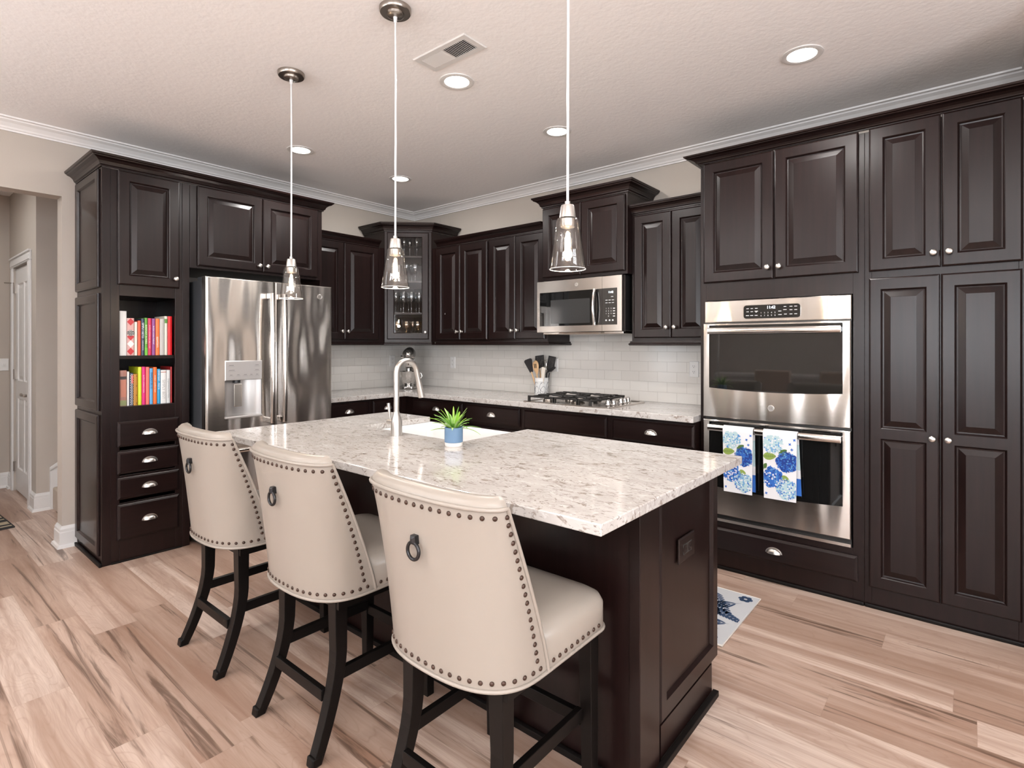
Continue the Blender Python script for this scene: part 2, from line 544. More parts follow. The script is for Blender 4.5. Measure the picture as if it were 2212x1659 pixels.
def knob_mb():
    return MB().lathe([(0.010, 0.0), (0.010, -0.003), (0.0055, -0.006), (0.0055, -0.014), (0.012, -0.018), (0.0155, -0.023), (0.0145, -0.028), (0.009, -0.031), (0.001, -0.032)], axis='y', seg=18)
def cup_mb(a=0.040, d=0.024, h=0.030):
    mb = MB()
    n, m_ = 18, 8
    def shell(k, rev):
        rs = []
        for j in range(m_ + 1):
            ps = (pi / 2) * j / m_
            rs.append([(a * k * cos(pi * i / n), -d * k * sin(pi * i / n) * cos(ps) - 0.0005, h * k * sin(pi * i / n) * sin(ps)) for i in range(n + 1)])
        mb.rings(rs, closed=False)
    shell(1.0, False); shell(0.90, True)
    # rim closing the two shells and a thin flange on the drawer
    o_ = [(a * cos(pi * i / n), -d * sin(pi * i / n) - 0.0005, 0) for i in range(n + 1)]
    i_ = [(0.9 * a * cos(pi * i / n), -0.9 * d * sin(pi * i / n) - 0.0005, 0) for i in range(n + 1)]
    mb.rings([o_, i_], closed=False)
    pr = [(1.1 * a * cos(pi * i / n), 0, 1.12 * h * sin(pi * i / n)) for i in range(n + 1)]
    pr2 = [(x, -0.002, z) for x, y, z in pr]
    mb.rings([pr, pr2])
    return mb
KNOB_ME = None
def knob(parent, x, z, y=-0.02):
    return obj('knob', knob_mb(), M_NICKEL, parent, (x, y, z), smooth=60)
def cup(parent, x, z, y=-0.02):
    return obj('cup_handle', cup_mb(), M_NICKEL, parent, (x, y, z), smooth=60)
def door(cab, x0, x1, z0, z1, y, knob_side=None, kz=None, name='door', panels=None, mat=None):
    o = obj(name, panel_door(x1 - x0, z1 - z0, panels), mat or M_WOOD, cab, (x0, y, z0))
    if knob_side:
        kx = 0.028 if knob_side == 'l' else (x1 - x0) - 0.028
        knob(o, kx, (kz - z0) if kz else 0.06)
    return o
def drawer(cab, x0, x1, z0, z1, y, pull=True):
    o = obj('drawer', drawer_front(x1 - x0, z1 - z0), M_WOOD_H, cab, (x0, y, z0))
    if pull:
        cup(o, (x1 - x0) / 2, (z1 - z0) / 2 - 0.012)
    return o
CROWN = [(0.0, 0.0), (0.010, 0.0), (0.010, 0.010), (0.018, 0.014), (0.020, 0.022), (0.026, 0.036), (0.040, 0.050), (0.058, 0.058), (0.060, 0.064), (0.068, 0.068), (0.072, 0.082), (0.0, 0.082)]
def crown_prof(out, up, base=0.0):
    return [(base + o * out / 0.072 if o else 0.0, u * up / 0.082) for o, u in CROWN]

# ------------------------------------------------------------------ setting
structure('floor', MB().box(-2.6, 8.1, -9.1, 1.6, -0.12, 0.0), M_FLOOR)
structure('ceiling', MB().box(-2.6, 8.1, -9.1, 1.6, ROOM_Z, ROOM_Z + 0.12), M_CEIL)
mb = MB()
mb.box(-0.127, 0.0, -3.006, 0.127, 0, ROOM_Z)             # behind bookcase and refrigerator
mb.box(-0.127, 0.0, -4.60, -3.006, 2.33, ROOM_Z)          # header over the hall opening
mb.box(-0.127, 0.0, -5.7, -4.60, 0, ROOM_Z)
mb.box(-0.127, 0.0, -7.5, -5.7, 0, 0.70); mb.box(-0.127, 0.0, -7.5, -5.7, 2.3, ROOM_Z)
mb.box(-0.127, 0.0, -9.1, -7.5, 0, ROOM_Z)
structure('wall_left', mb, M_WALL)
structure('wall_back', MB().box(0.0, 4.92, 0.0, 0.127, 0, ROOM_Z), M_WALL)
mb = MB()
mb.box(4.92, 5.05, -0.78, 0.127, 0, ROOM_Z)
mb.box(5.05, 8.1, -0.78, -0.65, 0, ROOM_Z)
structure('wall_right', mb, M_WALL)
def wall_x(x0, x1, wins, axis, c0, c1):
    """a wall from a to b along an axis with window openings (a, b, z0, z1)"""
    mb = MB()
    def bx(a, b, z0, z1):
        if axis == 'x': mb.box(a, b, c0, c1, z0, z1)
        else: mb.box(c0, c1, a, b, z0, z1)
    p = x0
    for a, b, z0, z1 in wins:
        bx(p, a, 0, ROOM_Z); bx(a, b, 0, z0); bx(a, b, z1, ROOM_Z)
        p = b
    bx(p, x1, 0, ROOM_Z)
    return mb
structure('wall_front', wall_x(0.0, 8.1, [(3.15, 4.75, 0.75, 2.25), (5.4, 7.0, 0.75, 2.25)], 'x', -9.1, -9.0), M_WALL)
structure('wall_far_right', wall_x(-9.0, -0.78, [(-7.3, -5.3, 0.75, 2.35), (-4.1, -2.1, 0.75, 2.35)], 'y', 8.0, 8.1), M_WALL)
def window(n, loc, rotz, w, h):
    o = bpy.data.objects.new('window_%d' % n, None); COL.objects.link(o)
    o['kind'] = 'structure'; o.location = loc; o.rotation_euler = (0, 0, rotz)
    mb = MB()
    f = 0.05
    mb.box(-w/2 - 0.08, -w/2 + f, -0.06, 0.03, -0.05, h + 0.08); mb.box(w/2 - f, w/2 + 0.08, -0.06, 0.03, -0.05, h + 0.08)
    mb.box(-w/2 + f, w/2 - f, -0.06, 0.03, h - f, h + 0.08); mb.box(-w/2 + f, w/2 - f, -0.09, 0.03, -0.05, f)
    mb.box(-0.03, 0.03, -0.04, 0.02, f, h - f); mb.box(-w/2 + f, w/2 - f, -0.035, 0.02, h/2 - 0.02, h/2 + 0.02)
    obj('window_frame', mb, M_WHITEPAINT, o)
    obj('pane', MB().box(-w/2 + f, w/2 - f, 0.022, 0.026, f, h - f), M_PANE, o)
    mb = MB()
    z = h - 0.06
    while z > 0.08:
        mb.box(-w/2 + 0.06, w/2 - 0.06, -0.118, -0.095, z, z + 0.004); z -= 0.045
    obj('blind', mb, M_WHITEPAINT, o)
window(1, (3.95, -9.0, 0.75), pi, 1.6, 1.5)
window(2, (6.2, -9.0, 0.75), pi, 1.6, 1.5)
window(3, (8.0, -3.1, 0.75), -pi / 2, 2.0, 1.6)
window(4, (8.0, -6.3, 0.75), -pi / 2, 2.0, 1.6)
window(5, (0.0, -6.6, 0.70), pi / 2, 1.8, 1.6)

# hall beyond the opening on the left
structure('wall_hall_end', MB().box(-2.50, -2.37, -4.8, -2.95, 0, ROOM_Z), M_WALL)
mb = MB()
mb.box(-2.50, -2.155, -2.95, -2.83, 0, ROOM_Z); mb.box(-1.437, -1.17, -2.95, -2.83, 0, ROOM_Z); mb.box(-2.155, -1.437, -2.95, -2.83, 2.05, ROOM_Z)
structure('wall_hall', mb, M_WALL)
structure('wall_stairs', MB().box(-1.30, -1.17, -2.83, 1.6, 0, ROOM_Z), M_WALL)
structure('wall_hall_near', MB().box(-2.50, -0.127, -4.92, -4.80, 0, ROOM_Z), M_WALL)

# baseboards
BASE = [(0.0, 0.0), (0.030, 0.0), (0.026, 0.016), (0.016, 0.022), (0.016, 0.100), (0.013, 0.106), (0.013, 0.122), (0.007, 0.134), (0.004, 0.142), (0.0, 0.142)]
structure('baseboard_left', sweep([(-0.127, -2.6), (-0.127, -3.006), (0.0, -3.006), (0.0, -2.928)], BASE, 0, 1, mb=None), M_WHITEPAINT)
structure('baseboard_hall', sweep([(-1.337, -2.95), (-1.17, -2.95), (-1.17, -2.865)], BASE, 0, 1), M_WHITEPAINT)
structure('baseboard_hall_end', sweep([(-2.37, -4.8), (-2.37, -2.95), (-2.25, -2.95)], BASE, 0, 1), M_WHITEPAINT)
# stair skirt and first tread
mb = MB()
mb.rings([[(x, -2.865, 0.0), (x, -2.865, 0.335), (x, -1.2, 1.50), (x, -1.2, 0.9), (x, -2.1, 0.0)] for x in (-1.17, -1.148)])
mb.rings([[(-1.148, -2.868, 0.315), (-1.148, -2.868, 0.345), (-1.148, -1.2, 1.51), (-1.148, -1.2, 1.48)], [(-1.136, -2.868, 0.318), (-1.136, -2.868, 0.342), (-1.136, -1.2, 1.507), (-1.136, -1.2, 1.483)]])
structure('trim_2', mb, M_WHITEPAINT)
mb = MB()
for i in range(6):
    mb.box(-1.147, -0.130, -2.85 + i * 0.26, -2.0 + i * 0.26, 0.18 * i if i else 0.0, 0.18 * (i + 1))
stairs = structure('stair_flight', mb, P('beige_stair_carpet', (0.42, 0.35, 0.29), 0.95), bevel=0.012)

# door in the hall (hinged left, lever on the right)
hd = bpy.data.objects.new('door_1', None); COL.objects.link(hd); hd['kind'] = 'structure'
hd.location = (-2.150, -2.935, 0.0)
W, H = 0.708, 2.04
hp = []
for a, b in ((0.09, 0.335), (0.375, 0.62)):
    hp.append((a, b, 0.22, 0.86)); hp.append((a, b, 1.02, 1.90))
mb = MB()
mb.box(0, W, 0.0005, 0.035, 0.012, H)
mb.bm.faces.ensure_lookup_table()
bmesh.ops.delete(mb.bm, geom=[f for f in mb.bm.faces if abs(f.calc_center_median().y - 0.0005) < 1e-5], context='FACES_ONLY')
xs_, zs_ = [0, 0.09, 0.335, 0.375, 0.62, W], [0.012, 0.22, 0.86, 1.02, 1.90, H]
for i in range(5):
    for k in range(5):
        if not (i in (1, 3) and k in (1, 3)):
            mb.quad(rect(xs_[i], xs_[i + 1], zs_[k], zs_[k + 1], 0.0))
for a, b, c, d in hp:
    def ins(i, y): return rect(a + i, b - i, c + i, d - i, y)
    mb.rings([ins(0, 0.0), ins(0.006, 0.010), ins(0.016, 0.011), ins(0.045, 0.003)], False, True)
obj('panel', mb, M_WHITEPAINT, hd)
mb = MB()
# casing
cz = [(0.0, 0.0), (0.0, 0.02), (0.02, 0.022), (0.055, 0.016), (0.07, 0.012), (0.07, 0.0)]
mb.box(-0.082, -0.004, -0.027, -0.0155, 0, H + 0.012); mb.box(W + 0.004, W + 0.100, -0.027, -0.0155, 0, H + 0.012)
mb.box(-0.086, W + 0.104, -0.029, -0.0155, H + 0.012, H + 0.085); mb.box(-0.086, W + 0.104, -0.040, -0.0155, H + 0.085, H + 0.10)
mb.box(-0.064, -0.010, -0.031, -0.027, 0, H); mb.box(W + 0.010, W + 0.080, -0.031, -0.027, 0, H)
mb.box(-0.064, W + 0.080, -0.034, -0.029, H + 0.02, H + 0.06)
obj('casing', mb, M_WHITEPAINT, hd, bevel=0.004)
mb = MB()
mb.lathe([(0.027, 0.0), (0.027, -0.008), (0.011, -0.012), (0.011, -0.045)], (0.668, 0, 0.915), axis='y')
mb.tube([(0.668, -0.042, 0.915), (0.62, -0.046, 0.917), (0.56, -0.046, 0.914), (0.535, -0.042, 0.921)], 0.010)
obj('door_handle', mb, M_NICKEL_D, hd, smooth=50)
for z in (0.18, 1.03, 1.82):
    mb = MB().box(-0.030, 0.012, -0.010, 0.004, z, z + 0.09); mb.tube([(-0.002, -0.014, z), (-0.002, -0.014, z + 0.09)], 0.006)
    obj('hinge', mb, M_NICKEL_D, hd)
obj('hinge_stop', MB().tube([(-0.002, -0.014, 1.915), (-0.03, -0.05, 1.915), (-0.07, -0.07, 1.918)], 0.004), M_NICKEL_D, hd)

# crown moulding of the room
RC = [(0.0, -0.0695), (0.012, -0.0695), (0.012, -0.060), (0.022, -0.056), (0.028, -0.046), (0.050, -0.028), (0.074, -0.018), (0.078, -0.011), (0.098, -0.009), (0.10, 0.0), (0.0, 0.0)]
structure('trim_1', sweep([(0.0, -9.0), (0.0, 0.0), (4.92, 0.0), (4.92, -0.78), (8.0, -0.78)], RC, ROOM_Z - 0.0005, 1), M_CROWN)

# tiled backsplash
def tiles(name, p0, p1, z0, z1, nrm):
    """p0->p1 along the wall, 8 mm thick, towards nrm"""
    mb = MB()
    x0, y0 = p0; x1, y1 = p1
    q = [(x0, y0), (x1, y1), (x1 + nrm[0] * 0.008, y1 + nrm[1] * 0.008), (x0 + nrm[0] * 0.008, y0 + nrm[1] * 0.008)]
    mb.prism(q, z0, z1)
    o = structure(name, mb, M_TILE)
    uv = o.data.uv_layers.new(name='UVMap')
    for poly in o.data.polygons:
        for li in poly.loop_indices:
            v = o.data.vertices[o.data.loops[li].vertex_index].co
            uv.data[li].uv = ((v.x if nrm[1] else v.y), v.z - 0.914)
    return o
tiles('wall_backsplash_back', (0.009, -0.0005), (3.344, -0.0005), 0.9145, 1.875, (0, -1))
tiles('wall_backsplash_left', (0.0005, -1.455), (0.0005, -0.0005), 0.9145, 1.42, (1, 0))

# ------------------------------------------------------------------ tall bookcase on the left
FW = pi / 2     # cabinets on the left wall are turned to face +x
bc = thing('bookcase_cabinet', 'tall dark bookcase cabinet with two open shelves of cookbooks and four drawers', 'cabinet', (0.002, -2.925, 0), FW)
mb = MB()
mb.box(0, 0.018, -0.57, 0, 0.0, 2.425); mb.box(0.464, 0.482, -0.57, 0, 0.0, 2.425)
mb.box(0.018, 0.464, -0.012, 0, 0.06, 2.425)
for z0, z1 in ((0.06, 0.08), (0.944, 0.962), (1.66, 1.68), (2.405, 2.425)):
    mb.box(0.018, 0.464, -0.57, -0.012, z0, z1)
obj('carcass', mb, M_WOOD, bc)
mb = MB()
mb.box(-0.004, 0.041, -0.592, -0.57, 0, 2.425); mb.box(0.041, 0.087, -0.590, -0.57, 0.0, 2.425)
mb.box(0.395, 0.438, -0.590, -0.57, 0.0, 2.425); mb.box(0.438, 0.482, -0.592, -0.57, 0, 2.425)
for z0, z1 in ((0.0, 0.15), (0.345, 0.365), (0.515, 0.535), (0.67, 0.69), (0.86, 0.962), (1.65, 1.73), (2.40, 2.425)):
    mb.box(0.087, 0.395, -0.590, -0.57, z0, z1)
obj('face_frame', mb, M_WOOD, bc, bevel=0.0015)
obj('shelf', MB().box(0.019, 0.463, -0.565, -0.013, 1.257, 1.278), M_WOOD_H, bc)
door(bc, 0.075, 0.417, 1.718, 2.422, -0.5905, 'r', 1.777)
for z0, z1 in ((0.715, 0.869), (0.547, 0.684), (0.390, 0.524), (0.140, 0.359)):
    drawer(bc, 0.073, 0.415, z0, z1, -0.5905)
for z0, z1 in ((0.055, 0.915), (0.94, 1.662), (1.698, 2.42)):
    o = obj('side_panel', panel_door(0.535, z1 - z0, raised=False, fr=0.052, t=0.016), M_WOOD, bc, (-0.0005, -0.010, z0), (0, 0, -pi / 2))
mb = MB()
mb.box(-0.020, -0.0045, -0.60, -0.001, 0, 0.022); mb.box(0.042, 0.436, -0.599, -0.591, 0, 0.012)
obj('shoe_moulding', mb, M_TOE, bc, bevel=0.006)

# cabinet over the refrigerator
fc = thing('refrigerator_cabinet', 'dark two-door cabinet above the stainless refrigerator', 'cabinet', (0.002, -2.442, 0), FW)
mb = MB()
mb.box(0.0, 0.98, -0.57, 0, 1.865, 2.425)
obj('carcass', mb, M_WOOD, fc)
mb = MB()
mb.box(0.001, 0.045, -0.59, -0.5705, 1.865, 2.425); mb.box(0.935, 0.98, -0.59, -0.5705, 1.865, 2.425)
mb.box(0.045, 0.935, -0.59, -0.5705, 1.865, 1.885); mb.box(0.045, 0.935, -0.59, -0.5705, 2.40, 2.425)
obj('face_frame', mb, M_WOOD, fc, bevel=0.0015)
door(fc, 0.045, 0.487, 1.883, 2.424, -0.5905, 'r', 1.925)
door(fc, 0.490, 0.934, 1.883, 2.424, -0.5905, 'l', 1.925)
fp = obj('refrigerator_side_panel', MB().box(0.002, 0.592, -1.480, -1.4625, 0.0, 1.8645), M_WOOD)
tag(fp, 'dark full-height panel on the right side of the refrigerator', 'panel')
cr = obj('crown_moulding', sweep([(0.002, -2.926), (0.594, -2.926), (0.594, -1.461), (0.002, -1.461)], crown_prof(0.070, 0.070), 2.4255, 1), M_WOOD_H)
tag(cr, 'dark crown moulding running over the bookcase and refrigerator cabinets', 'moulding')

# ------------------------------------------------------------------ refrigerator
rf = thing('refrigerator', 'stainless french-door refrigerator with water dispenser in its left door', 'refrigerator', (0.03, -2.418, 0), FW)
obj('case', MB().box(0.003, 0.915, -0.69, 0, 0.02, 1.775), M_DARKCASE, rf, bevel=0.004)
mb = MB()
# left door with dispenser recess: a frame of strips around the opening
X0, X1, Z0, Z1 = 0.0, 0.456, 0.735, 1.796
a0, a1, c0, c1 = 0.117, 0.367, 0.846, 1.237
mb.rings([rect(X0, X1, Z0, Z1, -0.70), rect(X0, X1, Z0, Z1, -0.760), rect(X0 + 0.004, X1 - 0.004, Z0 + 0.004, Z1 - 0.004, -0.768), rect(X0 + 0.012, X1 - 0.012, Z0 + 0.008, Z1 - 0.008, -0.770)], True, False)
mb.quad(rect(X0 + 0.012, a0, Z0 + 0.008, Z1 - 0.008, -0.770)); mb.quad(rect(a1, X1 - 0.012, Z0 + 0.008, Z1 - 0.008, -0.770))
mb.quad(rect(a0, a1, Z0 + 0.008, c0, -0.770)); mb.quad(rect(a0, a1, c1, Z1 - 0.008, -0.770))
mb.rings([rect(a0, a1, c0, c1, -0.770), rect(a0, a1, c0, c1, -0.705)], False, True)
ld = obj('door', mb, M_STEEL_WAVY, rf)
mb = MB()
mb.rings([rect(a0, a1, 1.105, c1, -0.71), rect(a0, a1, 1.105, c1, -0.772), rect(a0 + .004, a1 - .004, 1.109, c1 - .004, -0.776)])
dp = obj('dispenser_panel', mb, M_DISP, rf)
mb = MB()
for x, z, w in ((0.142, 1.205, 0.030), (0.142, 1.172, 0.036), (0.318, 1.205, 0.024), (0.318, 1.172, 0.024), (0.148, 1.140, 0.016), (0.195, 1.140, 0.016), (0.240, 1.140, 0.020), (0.284, 1.140, 0.014), (0.324, 1.140, 0.014)):
    obj('key_label', MB().box(x, x + w, -0.7768, -0.7758, z, z + 0.003), M_GREYPRINT, dp)
    obj('key_label', MB().box(x - 0.006, x + w + 0.006, -0.7768, -0.7758, z - 0.007, z - 0.006), M_GREYPRINT, dp)
mb = MB()
n = 14
arc = [(a0 + 0.002 + (a1 - a0 - 0.004) * i / n, -0.765 + 0.055 * sin(pi * i / n) ** 0.6) for i in range(n + 1)]
mb.rings([[(x, y, c0 + 0.016) for x, y in arc], [(x, y, 1.104) for x, y in arc]], closed=False)
obj('dispenser_alcove', mb, M_DISP, rf, smooth=60)
obj('drip_tray', MB().box(a0 + 0.001, a1 - 0.001, -0.785, -0.711, c0 + 0.001, c0 + 0.016), M_DISP, rf, bevel=0.004)
obj('dispenser_paddle', MB().box(0.178, 0.232, -0.768, -0.762, 0.925, 1.080), M_STEEL, rf, rot=(0, 0, 0), bevel=0.004)
obj('dispenser_spout', MB().lathe([(0.024, 1.086), (0.024, 1.104)], (0.205, -0.745, 0)), M_BLACK, rf)
def slab(x0, x1, z0, z1):
    return MB().rings([rect(x0, x1, z0, z1, -0.70), rect(x0, x1, z0, z1, -0.760), rect(x0 + 0.004, x1 - 0.004, z0 + 0.004, z1 - 0.004, -0.768), rect(x0 + 0.012, x1 - 0.012, z0 + 0.008, z1 - 0.008, -0.770)])
rd = obj('door', slab(0.462, 0.918, 0.735, 1.796), M_STEEL_WAVY, rf)
obj('freezer_drawer', slab(0.0, 0.918, 0.06, 0.725), M_STEEL_WAVY, rf)
for x in (0.412, 0.500):
    mb = MB()
    mb.tube([(x, -0.835 - 0.010 * sin(pi * k / 12), 0.80 + 0.905 * k / 12) for k in range(13)], 0.0165, 14)
    obj('door_handle', mb, M_STEEL_POL, rf, smooth=60)
    for z in (0.815, 1.690):
        obj('handle_mount', MB().box(x - 0.013, x + 0.013, -0.838, -0.771, z - 0.02, z + 0.02), M_CHROME, rf, bevel=0.005)
obj('drawer_handle', MB().tube([(0.09 + 0.74 * k / 10, -0.835 - 0.008 * sin(pi * k / 10), 0.64) for k in range(11)], 0.0165, 14), M_STEEL_POL, rf, smooth=60)
for x in (0.12, 0.80):
    obj('handle_mount', MB().box(x - 0.02, x + 0.02, -0.838, -0.771, 0.627, 0.653), M_CHROME, rf, bevel=0.005)
def emblem(parent, x, y, z, r=0.019):
    e = obj('emblem', MB().lathe([(r, 0.0), (r, -0.0025), (r * 0.93, -0.0035), (r * 0.86, -0.0022), (0.001, -0.0022)], axis='y', seg=28), M_NICKEL, parent, (x, y, z), smooth=40)
    text('monogram', 'GE', r * 1.05, (0, -0.0026, 0), M_NICKEL_D, e, squeeze=0.85)
    return e
emblem(rf, 0.812, -0.7705, 1.712)
mb = MB()
for x in (0.04, 0.86):
    obj('hinge_cover', MB().box(x - 0.03, x + 0.03, -0.72, -0.60, 1.7755, 1.800), M_DARKCASE, rf, bevel=0.004)
for x in (0.05, 0.86):
    for y in (-0.62, -0.08):
        obj('foot', MB().box(x - 0.02, x + 0.02, y - 0.02, y + 0.02, 0.0, 0.0199), M_BLACK, rf)

# ------------------------------------------------------------------ wall cabinets
RAIL = [(0.0, 0.0), (0.018, 0.0), (0.022, 0.006), (0.022, 0.012), (0.014, 0.018), (0.012, 0.030), (0.0, 0.030)]
def wall_cabinet(name, label, loc, rotz, w, d, z0, z1, doors, knob_z=None, group=None, dz=(0.022, 0.012)):
    c = thing(name, label, 'cabinet', loc, rotz, group)
    obj('carcass', MB().box(0, w, -d + 0.02, 0, z0, z1), M_WOOD, c)
    mb = MB()
    st = 0.02
    xs = sorted([q for dd in doors for q in dd[:2]])
    mb.box(0, xs[0] + st, -d, -d + 0.0198, z0, z1); mb.box(xs[-1] - st, w, -d, -d + 0.0198, z0, z1)
    mb.box(xs[0] + st, xs[-1] - st, -d, -d + 0.0198, z0, z0 + 0.04); mb.box(xs[0] + st, xs[-1] - st, -d, -d + 0.0198, z1 - 0.04, z1)
    mb.box((xs[0] + xs[-1]) / 2 - 0.02, (xs[0] + xs[-1]) / 2 + 0.02, -d, -d + 0.0198, z0 + 0.04, z1 - 0.04)
    obj('face_frame', mb, M_WOOD, c)
    for x0, x1, k in doors:
        door(c, x0, x1, z0 + dz[0], z1 - dz[1], -d - 0.0005, k, knob_z)
    return c
CROWN_S = crown_prof(0.050, 0.066)
# left wall, between refrigerator and corner
wc = wall_cabinet('wall_cabinet', 'dark wall cabinet between refrigerator and glass corner cabinet', (0.002, -1.459, 0), FW, 0.806, 0.32, 1.372, 2.268, [(0.003, 0.367, 'r'), (0.370, 0.740, 'l')], 1.465)
obj('crown', sweep([(0.0, -0.32), (0.750, -0.32)], CROWN_S, 2.262, 1), M_WOOD_H, wc)
obj('light_rail', sweep([(0.0, -0.312), (0.800, -0.312)], RAIL, 1.342, 1), M_WOOD_H, wc)
# range wall
ra = wall_cabinet('wall_cabinet', 'dark wall cabinet right of the glass corner cabinet', (0.656, -0.002, 0), 0, 0.730, 0.32, 1.372, 2.268, [(0.063, 0.382, 'r'), (0.385, 0.717, 'l')], 1.465)
rb = wall_cabinet('wall_cabinet', 'dark wall cabinet directly left of the microwave', (1.388, -0.002, 0), 0, 0.632, 0.32, 1.372, 2.268, [(0.010, 0.305, 'r'), (0.308, 0.612, 'l')], 1.465)
rc = wall_cabinet('wall_cabinet', 'dark wall cabinet between microwave and double oven', (2.766, -0.002, 0), 0, 0.578, 0.32, 1.372, 2.268, [(0.022, 0.299, 'r'), (0.302, 0.570, 'l')], 1.465)
o = obj('crown_moulding', sweep([(0.722, -0.322), (1.985, -0.322)], CROWN_S, 2.2685, 1), M_WOOD_H)
tag(o, 'dark crown moulding over the two wall cabinets left of the microwave', 'moulding')
o = obj('light_rail', sweep([(0.700, -0.315), (2.020, -0.315), (2.020, -0.012)], RAIL, 1.3415, 1), M_WOOD_H)
tag(o, 'dark light rail under the two wall cabinets left of the microwave', 'moulding')
obj('crown', sweep([(0.0, -0.32), (0.578, -0.32)], CROWN_S, 2.2685, 1), M_WOOD_H, rc)
obj('light_rail', sweep([(0.0, 0.0), (0.0, -0.312), (0.578, -0.312)], RAIL, 1.3415, 1), M_WOOD_H, rc)
obj('felt_mark', MB().box(0.184, 0.192, -0.3405, -0.3395, 1.628, 1.642), M_GREYPRINT, ra)
# above the microwave (deeper and taller)
mc = wall_cabinet('microwave_cabinet', 'dark raised two-door cabinet above the microwave', (2.0215, -0.002, 0), 0, 0.743, 0.385, 1.850, 2.425, [(0.006, 0.362, None), (0.366, 0.728, None)], None)
obj('crown', sweep([(0.0, -0.010), (0.0, -0.385), (0.743, -0.385), (0.743, -0.010)], crown_prof(0.070, 0.076), 2.4255, 1), M_WOOD_H, mc)

# ------------------------------------------------------------------ corner cabinet with glass door
CC = Vector((0.497, -0.497))
cc = thing('corner_cabinet', 'dark diagonal corner cabinet with a glass door and glassware inside', 'cabinet', (CC.x, CC.y, 0), pi / 4)
def cl(wx, wy):
    dx, dy = wx - CC.x, wy - CC.y
    return ((dx + dy) / 2 ** .5, (-dx + dy) / 2 ** .5)
z0, z1 = 1.372, 2.425
def wprism(mb, pts, a, b): mb.prism([cl(*p) for p in pts], a, b)
mb = MB()
wprism(mb, [(0.0105, -0.651), (0.340, -0.651), (0.340, -0.633), (0.0105, -0.633)], z0, z1)
wprism(mb, [(0.654, -0.0105), (0.654, -0.340), (0.636, -0.340), (0.636, -0.0105)], z0, z1)
wprism(mb, [(0.0105, -0.633), (0.022, -0.633), (0.022, -0.0105), (0.0105, -0.0105)], z0, z1)
wprism(mb, [(0.022, -0.022), (0.636, -0.022), (0.636, -0.0105), (0.022, -0.0105)], z0, z1)
pent = [(0.0225, -0.6325), (0.341, -0.6325), (0.6355, -0.341), (0.6355, -0.0225), (0.0225, -0.0225)]
wprism(mb, pent, z0, z0 + 0.03); wprism(mb, pent, z1 - 0.03, z1)
obj('carcass', mb, M_WOOD, cc)
for zs in (1.655, 1.960, 2.200):
    m2 = MB(); wprism(m2, [(0.024, -0.630), (0.330, -0.630), (0.615, -0.345), (0.630, -0.330), (0.630, -0.024), (0.024, -0.024)], zs - 0.018, zs)
    obj('shelf', m2, M_WOOD_H, cc)
mb = MB()
hw = 0.2195
mb.box(-hw, -0.165, -0.001, 0.019, z0, z1); mb.box(0.165, hw, -0.001, 0.019, z0, z1)
mb.box(-0.165, 0.165, -0.001, 0.019, z0, z0 + 0.045); mb.box(-0.165, 0.165, -0.001, 0.019, z1 - 0.05, z1)
obj('face_frame', mb, M_WOOD, cc)
mb = MB()
dx, dz0, dz1 = 0.196, 1.397, 2.415
ox, oz0, oz1 = 0.136, 1.453, 2.372
mb.rings([rect(-dx, dx, dz0, dz1, -0.0015), rect(-dx, dx, dz0, dz1, -0.014), rect(-dx + .008, dx - .008, dz0 + .008, dz1 - .008, -0.0215), rect(-ox, ox, oz0, oz1, -0.0215), rect(-ox + .006, ox - .006, oz0 + .006, oz1 - .006, -0.012), rect(-ox + .006, ox - .006, oz0 + .006, oz1 - .006, -0.0015), rect(-dx, dx, dz0, dz1, -0.0015)], False, False)
gd = obj('door', mb.merge(), M_WOOD, cc)
obj('glass_pane', MB().box(-ox - 0.004, ox + 0.004, -0.010, -0.007, oz0 + 0.007, oz1 - 0.007), M_PANE, gd)
obj('knob', knob_mb(), M_NICKEL, gd, (0.165, -0.0215, 1.464), smooth=60)
obj('crown', sweep([cl(0.0105, -0.652), cl(0.341, -0.652), cl(0.655, -0.340), cl(0.655, -0.0105)], crown_prof(0.070, 0.078), 2.4255, 1), M_WOOD_H, cc)
obj('light_rail', sweep([cl(0.300, -0.652), cl(0.341, -0.652), cl(0.655, -0.340), cl(0.655, -0.300)], [(o - 0.012, u) for o, u in RAIL], 1.3415, 1), M_WOOD_H, cc)

# ------------------------------------------------------------------ base cabinets
def base_cabinet(label, loc, rotz, w, fronts, below=True, group=None):
    c = thing('base_cabinet', label, 'cabinet', loc, rotz, group)
    mb = MB(); mb.box(0, w, -0.59, 0, 0.10, 0.873)
    obj('carcass', mb, M_WOOD, c)
    obj('toe_board', MB().box(0, w, -0.54, -0.02, 0, 0.0995), M_TOE, c)
    mb = MB(); mb.box(0, w, -0.609, -0.5905, 0.10, 0.15); mb.box(0, w, -0.609, -0.5905, 0.70, 0.873); mb.box(0, 0.03, -0.609, -0.5905, 0.15, 0.70); mb.box(w - 0.03, w, -0.609, -0.5905, 0.15, 0.70)
    obj('face_frame', mb, M_WOOD, c)
    for x0, x1, pull in fronts:
        if pull == 'false':
            obj('false_front', drawer_front(x1 - x0, 0.138), M_WOOD_H, c, (x0, -0.6095, 0.716))
        else:
            drawer(c, x0, x1, 0.716, 0.854, -0.6095)
    if below:
        x0, x1 = fronts[0][0], fronts[-1][1]
        if x1 - x0 > 0.5:
            m_ = (x0 + x1) / 2
            door(c, x0, m_ - 0.002, 0.13, 0.68, -0.6095, 'r', 0.62); door(c, m_ + 0.002, x1, 0.13, 0.68, -0.6095, 'l', 0.62)
        else:
            door(c, x0, x1, 0.13, 0.68, -0.6095, 'r', 0.62)
    return c
base_cabinet('dark base cabinet beside the refrigerator, drawer with cup pull', (0.002, -1.459, 0), FW, 0.448, [(0.035, 0.426, 1)])
